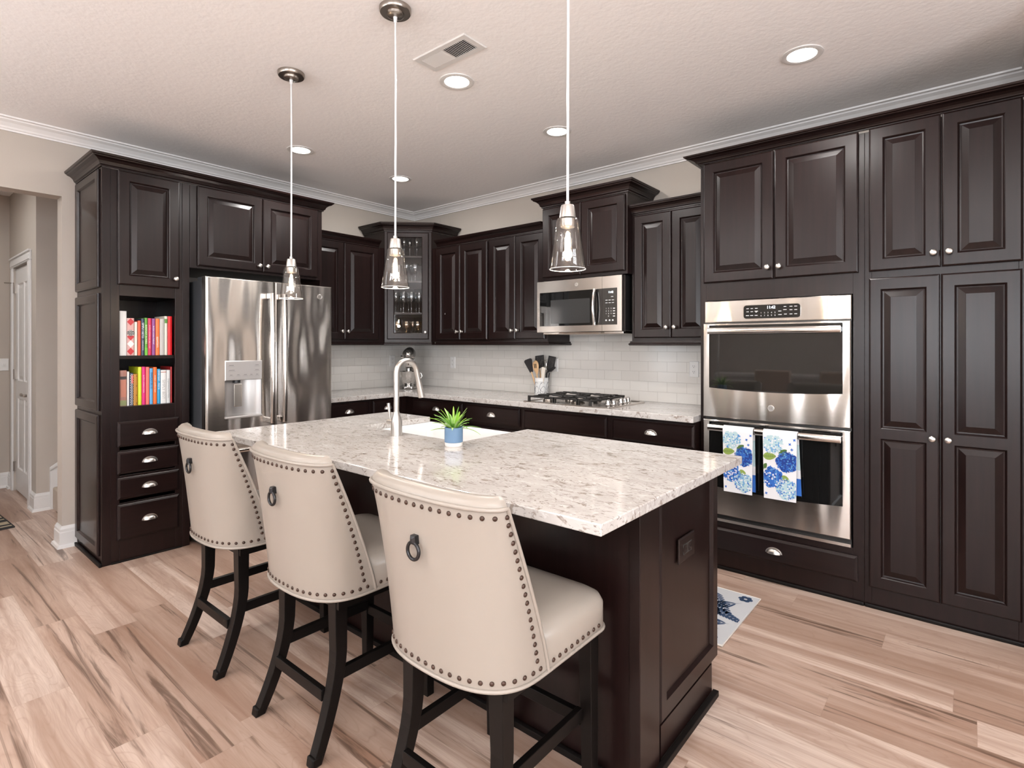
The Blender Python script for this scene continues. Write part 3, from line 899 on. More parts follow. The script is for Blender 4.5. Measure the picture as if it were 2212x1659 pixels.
base_cabinet('dark base cabinet with narrow drawer next to the inside corner', (0.002, -1.0105, 0), FW, 0.398, [(0.022, 0.335, 1)])
base_cabinet('dark base cabinet at the inside corner under the mixer', (0.002, -0.002, 0), 0, 1.375, [(0.715, 1.358, 1)])
base_cabinet('dark base cabinet directly left of the cooktop cabinet', (1.3775, -0.002, 0), 0, 0.617, [(0.020, 0.598, 1)])
base_cabinet('dark base cabinet with plain drawer front under the gas cooktop', (1.995, -0.002, 0), 0, 0.760, [(0.024, 0.740, 'false')])
base_cabinet('dark base cabinet between the cooktop and double oven', (2.7555, -0.002, 0), 0, 0.588, [(0.022, 0.583, 1)])
ct = obj('countertop', MB().prism([(0.009, -1.459), (0.655, -1.459), (0.655, -0.655), (3.344, -0.655), (3.344, -0.009), (0.009, -0.009)], 0.874, 0.914), M_QUARTZ, bevel=0.004)
tag(ct, 'L-shaped speckled quartz countertop along the tiled backsplash walls', 'countertop')

# ------------------------------------------------------------------ microwave
mw = thing('microwave', 'stainless over-the-range microwave with black window and keypad', 'microwave', (1.984, -0.012, 0), 0)
obj('case', MB().box(0.004, 0.756, -0.362, 0, 1.447, 1.845), M_BLACK, mw, bevel=0.003)
mb = MB()
Y = -0.408
wx0, wx1, wz0, wz1 = 0.030, 0.593, 1.490, 1.752
mb.rings([rect(0, 0.593, 1.441, 1.843, -0.364), rect(0, 0.593, 1.441, 1.843, Y + 0.006), rect(0.004, 0.593, 1.445, 1.839, Y)], True, False)
mb.quad(rect(0.004, wx0, 1.445, 1.839, Y)); mb.quad(rect(wx0, 0.593, 1.445, wz0, Y)); mb.quad(rect(wx0, 0.593, wz1, 1.839, Y))
mb.rings([rect(wx0, wx1, wz0, wz1, Y), rect(wx0, wx1, wz0, wz1, Y + 0.006)], False, False)
dr = obj('door', mb, M_STEEL, mw)
obj('window_glass', MB().box(wx0 + 0.0005, wx1 - 0.0005, Y + 0.001, Y + 0.006, wz0 + 0.0005, wz1 - 0.0005), M_BLACKGLASS, dr, bevel=0.0008)
obj('window_screen', MB().box(0.135, 0.490, Y + 0.0002, Y + 0.0009, 1.508, 1.690), M_WINDOWGREY, dr)
mb = MB()
mb.tube([(0.540, Y - 0.018 - 0.022 * sin(pi * k / 12), 1.488 + 0.262 * k / 12) for k in range(13)], 0.0125, 12, flat=0.75)
obj('handle', mb, M_STEEL_POL, dr, smooth=60)
for z in (1.497, 1.741):
    obj('handle_mount', MB().box(0.528, 0.552, Y - 0.028, Y - 0.0002, z - 0.011, z + 0.011), M_CHROME, dr, bevel=0.004)
mb = MB()
mb.rings([rect(0.595, 0.757, 1.441, 1.843, -0.364), rect(0.595, 0.757, 1.441, 1.843, Y + 0.006), rect(0.595, 0.753, 1.445, 1.839, Y)])
pn = obj('control_surround', mb, M_STEEL, mw)
cp = obj('control_panel', MB().box(0.5955, 0.716, Y - 0.0015, Y - 0.0003, 1.490, 1.752), M_BLACKGLASS, mw)
text('clock_display', '11:42', 0.020, (0.666, Y - 0.0018, 1.722), M_LED, cp, squeeze=0.9)
mb = MB()
for k, (rowz, xs) in enumerate(((1.688, (0.668,)), (1.664, (0.622, 0.648, 0.674)), (1.645, (0.622, 0.648, 0.674)))):
    for x in xs:
        obj('key_label', MB().box(x, x + 0.018, Y - 0.0020, Y - 0.0016, rowz, rowz + 0.004), M_LEGEND, cp)
for x in (0.622, 0.650, 0.676):
    obj('key_label', MB().box(x, x + 0.012, Y - 0.0020, Y - 0.0016, 1.517, 1.527), M_LEGEND, cp)
for r, s in enumerate(('123', '456', '789', ' 0 ')):
    for c_, ch in enumerate(s):
        if ch != ' ':
            text('key_digit', ch, 0.013, (0.628 + c_ * 0.020, Y - 0.0018, 1.606 - r * 0.0185), M_LEGEND, cp)
for r in range(4):
    obj('key_label', MB().box(0.684, 0.700, Y - 0.0020, Y - 0.0016, 1.603 - r * 0.0185, 1.609 - r * 0.0185), M_LEGEND, cp)
emblem(mw, 0.374, Y - 0.0003, 1.797, 0.014)
mb = MB(); mb.box(0.02, 0.735, -0.35, -0.06, 1.425, 1.4465); mb.box(0.20, 0.56, -0.392, -0.366, 1.432, 1.4405)
obj('vent_grille', mb, M_STEEL, mw, bevel=0.006)

# ------------------------------------------------------------------ oven cabinet, double oven, pantry
oc = thing('oven_cabinet', 'tall dark cabinet holding the stainless double wall oven', 'cabinet', (3.346, -0.002, 0), 0)
FY = -0.538
mb = MB()
mb.box(0, 0.018, FY + 0.02, 0, 0, 2.44); mb.box(0.838, 0.856, FY + 0.02, 0, 0, 2.44); mb.box(0.018, 0.838, -0.012, 0, 0, 2.44)
for a, b in ((0.0, 0.02), (0.262, 0.280), (1.625, 1.645), (2.42, 2.44)): mb.box(0.018, 0.838, FY + 0.02, -0.012, a, b)
obj('carcass', mb, M_WOOD, oc)
mb = MB()
mb.box(0, 0.034, FY, FY + 0.0198, 0.0, 2.44); mb.box(0.805, 0.856, FY, FY + 0.0198, 0.0, 2.44)
for a, b in ((0.0, 0.125), (0.24, 0.286), (1.612, 1.735), (2.42, 2.44)): mb.box(0.034, 0.805, FY, FY + 0.0198, a, b)
mb.box(0.400, 0.450, FY, FY + 0.0198, 1.735, 2.42)
obj('face_frame', mb, M_WOOD, oc, bevel=0.0012)
door(oc, 0.023, 0.421, 1.720, 2.446, FY - 0.0005, 'r', 1.785)
door(oc, 0.426, 0.831, 1.720, 2.446, FY - 0.0005, 'l', 1.785)
drawer(oc, 0.023, 0.827, 0.115, 0.250, FY - 0.0005)
obj('shoe_moulding', MB().box(0, 0.856, FY - 0.014, FY - 0.0005, 0, 0.02), M_TOE, oc, bevel=0.006)
pc = thing('pantry_cabinet', 'tall dark pantry cabinet with four doors at the right end', 'cabinet', (4.203, -0.002, 0), 0)
obj('carcass', MB().box(0, 0.716, FY + 0.02, 0, 0, 2.44), M_WOOD, pc)
mb = MB()
mb.box(0, 0.03, FY, FY + 0.0198, 0.0, 2.44); mb.box(0.585, 0.716, FY, FY + 0.0198, 0.0, 2.44)
for a, b in ((0.0, 0.13), (1.66, 1.74), (2.42, 2.44)): mb.box(0.03, 0.585, FY, FY + 0.0198, a, b)
mb.box(0.288, 0.332, FY, FY + 0.0198, 0.13, 1.66); mb.box(0.288, 0.332, FY, FY + 0.0198, 1.74, 2.42)
obj('face_frame', mb, M_WOOD, pc, bevel=0.0012)
door(pc, 0.020, 0.310, 1.720, 2.450, FY - 0.0005, 'r', 1.787)
door(pc, 0.3135, 0.598, 1.720, 2.450, FY - 0.0005, 'l', 1.787)
for x0, x1, k in ((0.020, 0.306, 'r'), (0.3105, 0.596, 'l')):
    w = x1 - x0
    door(pc, x0, x1, 0.110, 1.685, FY - 0.0005, k, 0.895, panels=[(0.050, w - 0.050, 0.058, 0.762), (0.050, w - 0.050, 0.812, 1.517)])
obj('shoe_moulding', MB().box(0, 0.716, FY - 0.014, FY - 0.0005, 0, 0.02), M_TOE, pc, bevel=0.006)
o = obj('crown_moulding', sweep([(3.344, -0.012), (3.344, -0.540), (4.919, -0.540)], crown_prof(0.080, 0.050), 2.4508, 1), M_WOOD_H)
tag(o, 'dark crown moulding over the double oven and pantry cabinets', 'moulding')

ov = thing('double_oven', 'stainless double wall oven with black glass doors', 'oven', (3.380, -0.02, 0), 0)
OW = 0.768
OY = -0.545
obj('case', MB().box(0.012, OW - 0.012, -0.515, -0.005, 0.292, 1.600), M_DARKCASE, ov)
obj('trim_frame', MB().box(0.001, OW - 0.001, OY + 0.014, -0.5195, 0.290, 1.606), M_BLACK, ov)
mb = MB().rings([rect(0, OW, 1.480, 1.608, OY + 0.0135), rect(0, OW, 1.480, 1.608, OY + 0.004), rect(0.004, OW - 0.004, 1.484, 1.604, OY)])
cpn = obj('control_fascia', mb, M_STEEL_WAVY, ov)
mb = MB()
def rrect(x0, x1, z0, z1, y, r=0.016, n=5):
    pts = []
    for cx, cz, a0 in ((x1 - r, z1 - r, 0), (x0 + r, z1 - r, 90), (x0 + r, z0 + r, 180), (x1 - r, z0 + r, 270)):
        for k in range(n + 1):
            a = radians(a0 + 90 * k / n)
            pts.append((cx + r * cos(a), y, cz + r * sin(a)))
    return pts
def rplate(x0, x1, z0, z1, y0, y1, r=0.016):
    return MB().rings([rrect(x0, x1, z0, z1, y0, r), rrect(x0, x1, z0, z1, y1, r)])
obj('display_bezel', rplate(0.226, 0.531, 1.494, 1.576, OY - 0.0002, OY - 0.0012, 0.018), M_CHROME, cpn)
dg = obj('display_panel', rplate(0.229, 0.528, 1.497, 1.573, OY - 0.0013, OY - 0.0025), M_BLACKGLASS, cpn)
TY = OY - 0.0028
text('clock_display', '11:42', 0.022, (0.378, TY, 1.5575), M_LED, dg, squeeze=0.95)
for i, ch in enumerate('1234567890'):
    text('key_digit', ch, 0.011, (0.325 + (i % 5) * 0.0185, TY, 1.528 if i < 5 else 1.512), M_LEGEND, dg)
mb = MB()
for x, z, w in ((0.245, 1.553, .013), (0.268, 1.553, .013), (0.292, 1.553, .014), (0.245, 1.535, .013), (0.268, 1.535, .013), (0.290, 1.537, .018), (0.294, 1.532, .009), (0.242, 1.513, .017), (0.266, 1.513, .016), (0.290, 1.513, .016), (0.416, 1.533, .016), (0.416, 1.513, .018), (0.444, 1.557, .013), (0.442, 1.540, .017), (0.474, 1.557, .014), (0.474, 1.538, .014), (0.498, 1.557, .014), (0.446, 1.515, .014), (0.474, 1.515, .014), (0.498, 1.515, .014), (0.498, 1.538, .014)):
    obj('key_label', MB().box(x, x + w, TY - 0.0002, TY + 0.0002, z, z + 0.0035), M_LEGEND, dg)
def oven_door(z0, z1, g0, g1, hz):
    """stainless frame around dark glass, bowed lower edge of the glass"""
    gx0, gx1 = 0.036, OW - 0.036
    mb = MB()
    n = 16
    bow = 0.013
    low = [(gx0 + (gx1 - gx0) * i / n, g0 - bow * (1 - (2 * i / n - 1) ** 2)) for i in range(n + 1)]
    mb.rings([rect(0, OW, z0, z1, OY + 0.0135), rect(0, OW, z0, z1, OY - 0.020), rect(0.004, OW - 0.004, z0 + 0.004, z1 - 0.004, OY - 0.024)], True, False)
    y = OY - 0.024
    mb.quad(rect(0.004, gx0, z0 + 0.004, z1 - 0.004, y)); mb.quad(rect(gx1, OW - 0.004, z0 + 0.004, z1 - 0.004, y)); mb.quad(rect(gx0, gx1, g1, z1 - 0.004, y))
    for i in range(n):
        mb.quad([(low[i][0], y, z0 + 0.004), (low[i + 1][0], y, z0 + 0.004), (low[i + 1][0], y, low[i + 1][1]), (low[i][0], y, low[i][1])])
    d = obj('door', mb, M_STEEL_WAVY, ov)
    mb = MB()
    for yy in (y - 0.0006,):
        for i in range(n):
            mb.quad([(low[i][0], yy, low[i][1]), (low[i + 1][0], yy, low[i + 1][1]), (low[i + 1][0], yy, g1), (low[i][0], yy, g1)])
    mb.rings([[(low[0][0], y - 0.0006, g1)] + [(x, y - 0.0006, z) for x, z in low] + [(low[-1][0], y - 0.0006, g1)],
              [(low[0][0], y + 0.010, g1)] + [(x, y + 0.010, z) for x, z in low] + [(low[-1][0], y + 0.010, g1)]], False, False)
    obj('door_glass', mb.merge(), M_BLACKGLASS, d)
    mb = MB()
    m_ = 14
    mb.rings([[(0.040 + (OW - 0.080) * k / m_, y - 0.034 - 0.014 * sin(pi * k / m_) + 0.009 * cos(a), hz + 0.019 * sin(a)) for a in [2 * pi * q / 14 for q in range(14)]] for k in range(m_ + 1)])
    obj('door_handle', mb, M_STEEL_POL, d, smooth=60)
    for x in (0.050, OW - 0.050):
        obj('handle_mount', MB().box(x - 0.010, x + 0.010, y - 0.030, y - 0.0008, hz - 0.014, hz + 0.014), M_CHROME, d, bevel=0.003)
    return d
ud = oven_door(0.914, 1.472, 1.090, 1.462, 1.428)
emblem(ud, 0.383, OY - 0.0242, 0.990, 0.017)
oven_door(0.338, 0.898, 0.505, 0.888, 0.856)
mb = MB(); mb.box(0.004, OW - 0.004, OY + 0.0, OY + 0.0135, 0.292, 0.308)
obj('bottom_trim', mb, M_STEEL, ov)

# tea towels over the lower handle
def towel(label, x0, w, drop_f, drop_b, seed, shift):
    """one mesh: a folded cloth over the bar with a printed pattern of blue hydrangea heads and leaves"""
    rnd = random.Random(seed)
    mats = [P('towel_white_cotton', (0.66, 0.66, 0.68), 0.9), P('print_deep_blue', (0.008, 0.035, 0.20), 0.9), P('print_blue', (0.022, 0.115, 0.42), 0.9), P('print_light_blue', (0.10, 0.27, 0.50), 0.9), P('print_pale_aqua', (0.40, 0.54, 0.57), 0.9), P('print_leaf_green', (0.20, 0.28, 0.06), 0.9), P('print_dark_green', (0.06, 0.12, 0.025), 0.9)]
    mb = MB()
    yb, zb = -0.631, 0.856       # bar centre
    th = 0.0045
    prof = []
    yf, yk = yb - 0.0275, yb + 0.016
    for k in range(15):
        prof.append((yf + 0.004 * (1 - k / 14), zb - drop_f + (drop_f - 0.004) * k / 14))
    for k in range(1, 10):
        a = pi * k / 10
        prof.append(((yf + yk) / 2 - (yk - yf) / 2 * cos(a), zb - 0.004 + 0.0275 * sin(a)))
    for k in range(8):
        prof.append((yk, zb - 0.004 - (drop_b - 0.004) * k / 7))
    nx = 8
    def P2(u, i, o):
        y, z = prof[i]
        sh = shift * max(0.0, i - 24) / 7
        j = min(i + 1, len(prof) - 1); h_ = max(i - 1, 0)
        ty, tz = prof[j][0] - prof[h_][0], prof[j][1] - prof[h_][1]
        l_ = math.hypot(ty, tz) or 1
        return (x0 + w * u + sh + (0.010 * (1 - i / 14) * (u - 0.5) * -1 if i < 14 else 0), y - tz / l_ * o, z + ty / l_ * o)
    for o in (0, -th):
        mb.rings([[P2(q / nx, i, o) for q in range(nx + 1)] for i in range(len(prof))], closed=False)
    for i in range(len(prof) - 1):
        for u in (0, 1):
            mb.quad([P2(u, i, 0), P2(u, i + 1, 0), P2(u, i + 1, -th), P2(u, i, -th)])
    for q in range(nx):
        mb.quad([P2(q / nx, 0, 0), P2((q + 1) / nx, 0, 0), P2((q + 1) / nx, 0, -th), P2(q / nx, 0, -th)])
    for f in mb.bm.faces:
        cz = f.calc_center_median()
        if cz.y > yb + 0.005:
            t_ = (zb - cz.z) / drop_b
            f.material_index = 0 if t_ < 0.12 else (4 if t_ < 0.55 else (0 if t_ < 0.68 else 2))
    mb.merge()
    def spot(u, v, off):
        # v: 0 at the hem, 1 at the top of the front drop
        i = max(0.0, min(14.0, v * 14)); k = int(min(13, i)); f = i - k
        a, b = P2(u, k, off), P2(u, k + 1, off)
        return tuple(a[c] + (b[c] - a[c]) * f for c in range(3))
    def clampu(u): return min(0.995, max(0.005, u))
    ar = drop_f / w
    def floret(u, v, r, mi, off):
        a0 = rnd.random() * 6.28
        pts = []
        for k in range(12):
            a = a0 + 2 * pi * k / 12
            q = r * (1.0 if k % 3 else 0.45)
            pts.append(spot(clampu(u + q * cos(a)), max(0.01, min(0.995, v + q * sin(a) / ar)), off))
        mb.mi = mi; mb.quad(pts); mb.mi = 0
    def head(u, v, R, cols, n):
        off = 0.0006
        pts = []
        for k in range(40):
            a = 2 * pi * k / 40
            q = R * (0.93 + 0.10 * sin(5 * a + seed) + 0.05 * rnd.random())
            pts.append(spot(clampu(u + q * cos(a)), max(0.01, min(0.995, v + q * sin(a) / ar)), off))
        mb.mi = cols[0]; mb.quad(pts); mb.mi = 0
        for k in range(n):
            a = k * 2.39996; q = R * 1.0 * (k / n) ** 0.5
            off += 0.000006
            floret(u + q * cos(a), v + q * sin(a) / ar, 0.024 + 0.014 * rnd.random(), cols[1 + int(rnd.random() * (len(cols) - 1))], off + 0.0002)
    def vein(u, v, ang, ln, mi):
        ca, sa = cos(ang), sin(ang)
        mb.mi = mi
        for (p0, p1) in [((-0.45, 0), (0.47, 0))] + [((k * 0.16 - 0.30, 0), (k * 0.16 - 0.18, s_ * 0.17)) for k in range(4) for s_ in (-1, 1)]:
            q = []
            for (px_, py_), w_ in ((p0, -0.006), (p1, -0.004), (p1, 0.004), (p0, 0.006)):
                x, y = px_ * ln, py_ * ln + w_
                q.append(spot(clampu(u + x * ca - y * sa), max(0.01, min(0.99, v + (x * sa + y * ca) / ar)), 0.0011))
            mb.quad(q)
        mb.mi = 0
    def leaf(u, v, ang, ln, mi):
        pts = []
        ca, sa = cos(ang), sin(ang)
        for k in range(16):
            t = 2 * pi * k / 16
            x = ln * 0.5 * cos(t); y = ln * 0.30 * sin(t) * abs(sin(t)) ** 0.35 * (1 - 0.25 * cos(t))
            pts.append(spot(clampu(u + x * ca - y * sa), max(0.01, min(0.99, v + (x * sa + y * ca) / ar)), 0.0009))
        mb.mi = mi; mb.quad(pts); mb.mi = 0
    leaf(0.20, 0.665, 0.1, 0.40, 5); leaf(0.60, 0.745, 0.7, 0.30, 6); leaf(0.68, 0.345, -0.5, 0.28, 5)
    vein(0.20, 0.665, 0.1, 0.40, 6)
    head(0.30, 0.86, 0.31, [4, 0, 4, 4, 3], 120)
    head(0.72, 0.18, 0.33, [4, 0, 4, 4, 3, 2], 130)
    leaf(0.04, 0.50, 1.0, 0.24, 6)
    head(0.27, 0.335, 0.34, [2, 2, 1, 3, 2, 0], 130)
    head(0.72, 0.60, 0.33, [1, 1, 2, 1, 2, 3], 130)
    for u, v in ((0.55, 0.93), (0.80, 0.88), (0.86, 0.80), (0.15, 0.74), (0.22, 0.50), (0.08, 0.08), (0.42, 0.77), (0.93, 0.95)):
        floret(u, v, 0.045, 2, 0.0008)
    t = obj('tea_towel', mb, mats)
    tag(t, label, 'towel', 'tea towels on the oven handle')
    return t
towel('white tea towel with blue hydrangeas on oven handle, partly behind island corner', 3.520, 0.166, 0.356, 0.345, 3, 0.004)
towel('white tea towel with blue hydrangeas, fully visible in the middle of oven handle', 3.739, 0.172, 0.356, 0.325, 5, 0.014)

# ------------------------------------------------------------------ island
IX0, IX1, IY0, IY1 = 1.739, 3.943, -2.731, -1.672
SX0, SX1, SY = 2.137, 2.880, -2.150
it = obj('island_countertop', MB().prism([(IX0, IY0), (IX1, IY0), (IX1, IY1), (SX1, IY1), (SX1, SY), (SX0, SY), (SX0, IY1), (IX0, IY1)], 0.884, 0.914), M_QUARTZ, bevel=0.003)
tag(it, 'speckled white quartz island countertop with cutout for the sink', 'countertop')
isl = thing('kitchen_island', 'dark kitchen island base with panelled right end and outlet', 'cabinet', (0, 0, 0), 0)
BX0, BX1, BY0, BY1 = 1.86, 3.862, -2.372, -1.700
mb = MB()
mb.box(BX0 + 0.02, BX1 - 0.02, BY0 + 0.02, BY0 + 0.04, 0, 0.883)
mb.box(BX0 + 0.02, BX0 + 0.04, BY0 + 0.04, BY1 - 0.02, 0.0, 0.883); mb.box(BX1 - 0.04, BX1 - 0.0205, BY0 + 0.04, BY1 - 0.02, 0.0, 0.883)
mb.box(BX0 + 0.04, BX1 - 0.04, BY0 + 0.04, BY1 - 0.02, 0.10, 0.12)
mb.box(BX0 + 0.04, SX0 - 0.03, BY1 - 0.04, BY1 - 0.02, 0.12, 0.883); mb.box(SX1 + 0.03, BX1 - 0.04, BY1 - 0.04, BY1 - 0.02, 0.12, 0.883)
mb.box(SX0 - 0.03, SX1 + 0.03, BY1 - 0.04, BY1 - 0.02, 0.12, 0.62)
obj('carcass', mb, M_WOOD, isl)
mb = MB()
mb.box(BX0 + 0.033, BX1 - 0.033, BY0, BY0 + 0.0195, 0, 0.883)
obj('front_panel', mb, M_WOOD, isl)
xa, xb, yj = BX1 - 0.0325, BX1 + 0.004, BY0 + 0.130
obj('corner_post', MB().prism([(xa, BY0 - 0.004), (xb, BY0 - 0.004), (xb, yj), (BX1 - 0.0195, yj), (BX1 - 0.0195, BY0 + 0.0195), (xa, BY0 + 0.0195)], 0, 0.883), M_WOOD, isl, bevel=0.002)
xa, xb = BX0 + 0.0325, BX0 - 0.004
obj('corner_post', MB().prism([(xa, BY0 - 0.004), (xb, BY0 - 0.004), (xb, yj), (BX0 + 0.0195, yj), (BX0 + 0.0195, BY0 + 0.0195), (xa, BY0 + 0.0195)], 0, 0.883), M_WOOD, isl, bevel=0.002)
mb = MB()
mb.box(BX1 - 0.0195, BX1 - 0.014, BY0 + 0.1305, BY0 + 0.1465, 0, 0.883)
obj('groove', mb, M_TOE, isl)
pw = 0.518
o = obj('end_panel', panel_door(pw, 0.758, [(0.045, pw - 0.050, 0.06, 0.758 - 0.042)], raised=False, t=0.0195), M_WOOD, isl, (BX1 - 0.0195, BY0 + 0.147, 0.124), (0, 0, pi / 2))
mb = MB(); mb.box(BX1 - 0.0195, BX1, BY0 + 0.147, BY1 - 0.075, 0, 0.1235)
obj('plinth', mb, M_WOOD, isl)
mb = MB()
def shoe(mb, x0, x1, y0, y1):
    mb.box(x0, x1, y0, y1, 0, 0.022)
shoe(mb, BX1 + 0.0045, BX1 + 0.022, BY0 - 0.022, BY1 - 0.060); shoe(mb, BX0 - 0.02, BX1 + 0.0045, BY0 - 0.022, BY0 - 0.0045)
mb.box(BX1 + 0.0005, BX1 + 0.0045, BY0 + 0.14, BY1 - 0.06, 0, 0.022)
obj('shoe_moulding', mb, M_TOE, isl, bevel=0.008)
mb = MB()
mb.box(BX0 - 0.0, BX0 + 0.0195, BY0 + 0.131, BY1 - 0.02, 0, 0.883)
obj('end_panel', mb, M_WOOD, isl)
# range-side fronts
for x0, x1, z0, z1 in ((BX0 + 0.02, SX0 - 0.04, 0.13, 0.86), (SX0 - 0.02, (SX0 + SX1) / 2 - 0.002, 0.13, 0.60), ((SX0 + SX1) / 2 + 0.002, SX1 + 0.02, 0.13, 0.60), (SX1 + 0.04, 3.36, 0.13, 0.86), (3.365, BX1 - 0.005, 0.13, 0.86)):
    d_ = obj('door', panel_door(x1 - x0, z1 - z0), M_WOOD, isl, (x1, BY1 - 0.0195, z0), (0, 0, pi))
    knob(d_, 0.03, z1 - z0 - 0.06)
# sink
mb = MB()
sx0, sx1, sy0, sy1 = SX0 - 0.018, SX1 + 0.018, SY - 0.018, -1.652
zt = 0.8835
def rr(x0, x1, y0, y1, z, r):
    pts = []
    for cx, cy, a0 in ((x1 - r, y1 - r, 0), (x0 + r, y1 - r, 90), (x0 + r, y0 + r, 180), (x1 - r, y0 + r, 270)):
        for k in range(5):
            a = radians(a0 + 90 * k / 4); pts.append((cx + r * cos(a), cy + r * sin(a), z))
    return pts
mb.rings([rr(sx0, sx1, sy0, sy1, 0.63, 0.012), rr(sx0, sx1, sy0, sy1, zt - 0.004, 0.012), rr(sx0 + 0.004, sx1 - 0.004, sy0 + 0.004, sy1 - 0.004, zt, 0.012), rr(sx0 + 0.022, sx1 - 0.022, sy0 + 0.022, sy1 - 0.022, zt, 0.02),
          rr(sx0 + 0.028, sx1 - 0.028, sy0 + 0.028, sy1 - 0.028, zt - 0.006, 0.03), rr(sx0 + 0.045, sx1 - 0.045, sy0 + 0.045, sy1 - 0.045, 0.70, 0.05), rr(sx0 + 0.09, sx1 - 0.09, sy0 + 0.09, sy1 - 0.09, 0.662, 0.05)])
sk = obj('apron_sink', mb, M_CERAMIC, smooth=35)
tag(sk, 'white farmhouse sink set into the island countertop', 'sink')
obj('drain', MB().lathe([(0.045, 0.6625), (0.045, 0.665), (0.03, 0.664), (0.001, 0.6635)], (2.51, -1.90, 0)), M_NICKEL, sk)
# faucet
fa = thing('faucet', 'brushed nickel gooseneck faucet behind the island sink', 'faucet', (2.520, -2.225, 0.9142), 0)
obj('body', MB().lathe([(0.0285, 0), (0.0285, 0.004), (0.0270, 0.03), (0.0265, 0.060), (0.0240, 0.078), (0.0180, 0.096), (0.0150, 0.108), (0.0145, 0.112)], seg=28), M_NICKEL, fa, smooth=50)
R_ = 0.062
path = [(0, 0, 0.108), (0, 0, 0.20), (0, 0, 0.293)]
for k in range(1, 15):
    a = radians(172 * k / 14)
    path.append((0, R_ - R_ * cos(a), 0.293 + R_ * sin(a)))
obj('spout', MB().tube(path, 0.0130, 16), M_NICKEL, fa, smooth=60)
pe = Vector(path[-1]); dn = Vector((0, 0.26, -1)).normalized()
hp_ = [tuple(pe + dn * t) for t in (-0.002, 0.03, 0.06, 0.115, 0.135)]
obj('spray_head', MB().tube(hp_, [0.0134, 0.0136, 0.0142, 0.0165, 0.0170], 16), M_NICKEL, fa, smooth=60)
mb = MB(); mb.lathe([(0.0135, -0.022), (0.0135, -0.062), (0.010, -0.064)], (0, 0, 0.060), axis='x', seg=20)
h_ = obj('handle', mb, M_NICKEL, fa, smooth=50)
obj('lever', MB().tube([(-0.046, 0, 0.072), (-0.050, -0.002, 0.10), (-0.056, -0.004, 0.150)], [0.0042, 0.0055, 0.0082], 12), M_NICKEL, h_, smooth=60)
# duplex outlet in the island end
def outlet(label, loc, rotz, mat=M_PLATE, kind='outlet', w=0.070, h=0.115, slots=M_SLOT, landscape=False):
    o = thing('outlet_plate' if kind == 'outlet' else 'light_switch', label, kind, loc, rotz)
    hw_, hh = (h / 2, w / 2) if landscape else (w / 2, h / 2)
    obj('plate', MB().rings([rect(-hw_, hw_, -hh, hh, 0), rect(-hw_, hw_, -hh, hh, -0.003), rect(-hw_ + .004, hw_ - .004, -hh + .004, hh - .004, -0.006)]), mat, o)
    if landscape:
        obj('receptacle', MB().box(-0.036, 0.036, -0.0075, -0.0062, -0.018, 0.018), slots, o, bevel=0.001)
    if kind == 'outlet':
        for s in (-0.02, 0.02):
            cx, cz = (s, 0) if landscape else (0, s)
            f = obj('socket', rplate(cx - 0.016, cx + 0.016, cz - 0.014, cz + 0.014, -0.0062, -0.0078, 0.010), mat, o)
            mb = MB()
            for dx_, dz_, a, b in ((-0.006, 0.003, 0.0012, 0.0045), (0.006, 0.003, 0.0012, 0.0038), (0.0, -0.007, 0.0022, 0.0022)):
                if landscape: dx_, dz_, a, b = dz_, dx_, b, a
                mb.box(cx + dx_ - a, cx + dx_ + a, -0.0082, -0.0079, cz + dz_ - b, cz + dz_ + b)
            obj('slot', mb, slots, f)
    else:
        obj('toggle', MB().box(-0.005, 0.005, -0.018, -0.0062, -0.004, 0.012), mat, o, bevel=0.002)
        obj('toggle_surround', MB().box(-0.008, 0.008, -0.0072, -0.0062, -0.014, 0.014), mat, o)
    return o
M_BRONZEPLATE = P('dark_brown_outlet', (0.014, 0.008, 0.007), 0.3, 0.0, 0.35)
outlet('dark brown outlet in the panelled end of the island', (BX1 - 0.0068, -2.010, 0.637), pi / 2, M_BRONZEPLATE, w=0.085, h=0.135, landscape=True)
outlet('white outlet on the tile left of the stand mixer', (0.0095, -0.307, 1.180), pi / 2)
outlet('white outlet on the tile right of the stand mixer', (0.606, -0.0095, 1.166), 0)
outlet('white outlet on the tile behind the utensil crock', (1.868, -0.0095, 1.172), 0)
outlet('white outlet on the tile beside the double oven', (3.095, -0.0095, 1.170), 0)
outlet('white light switch beside the hall door', (-2.3695, -2.99, 1.157), pi / 2, kind='switch', w=0.072)

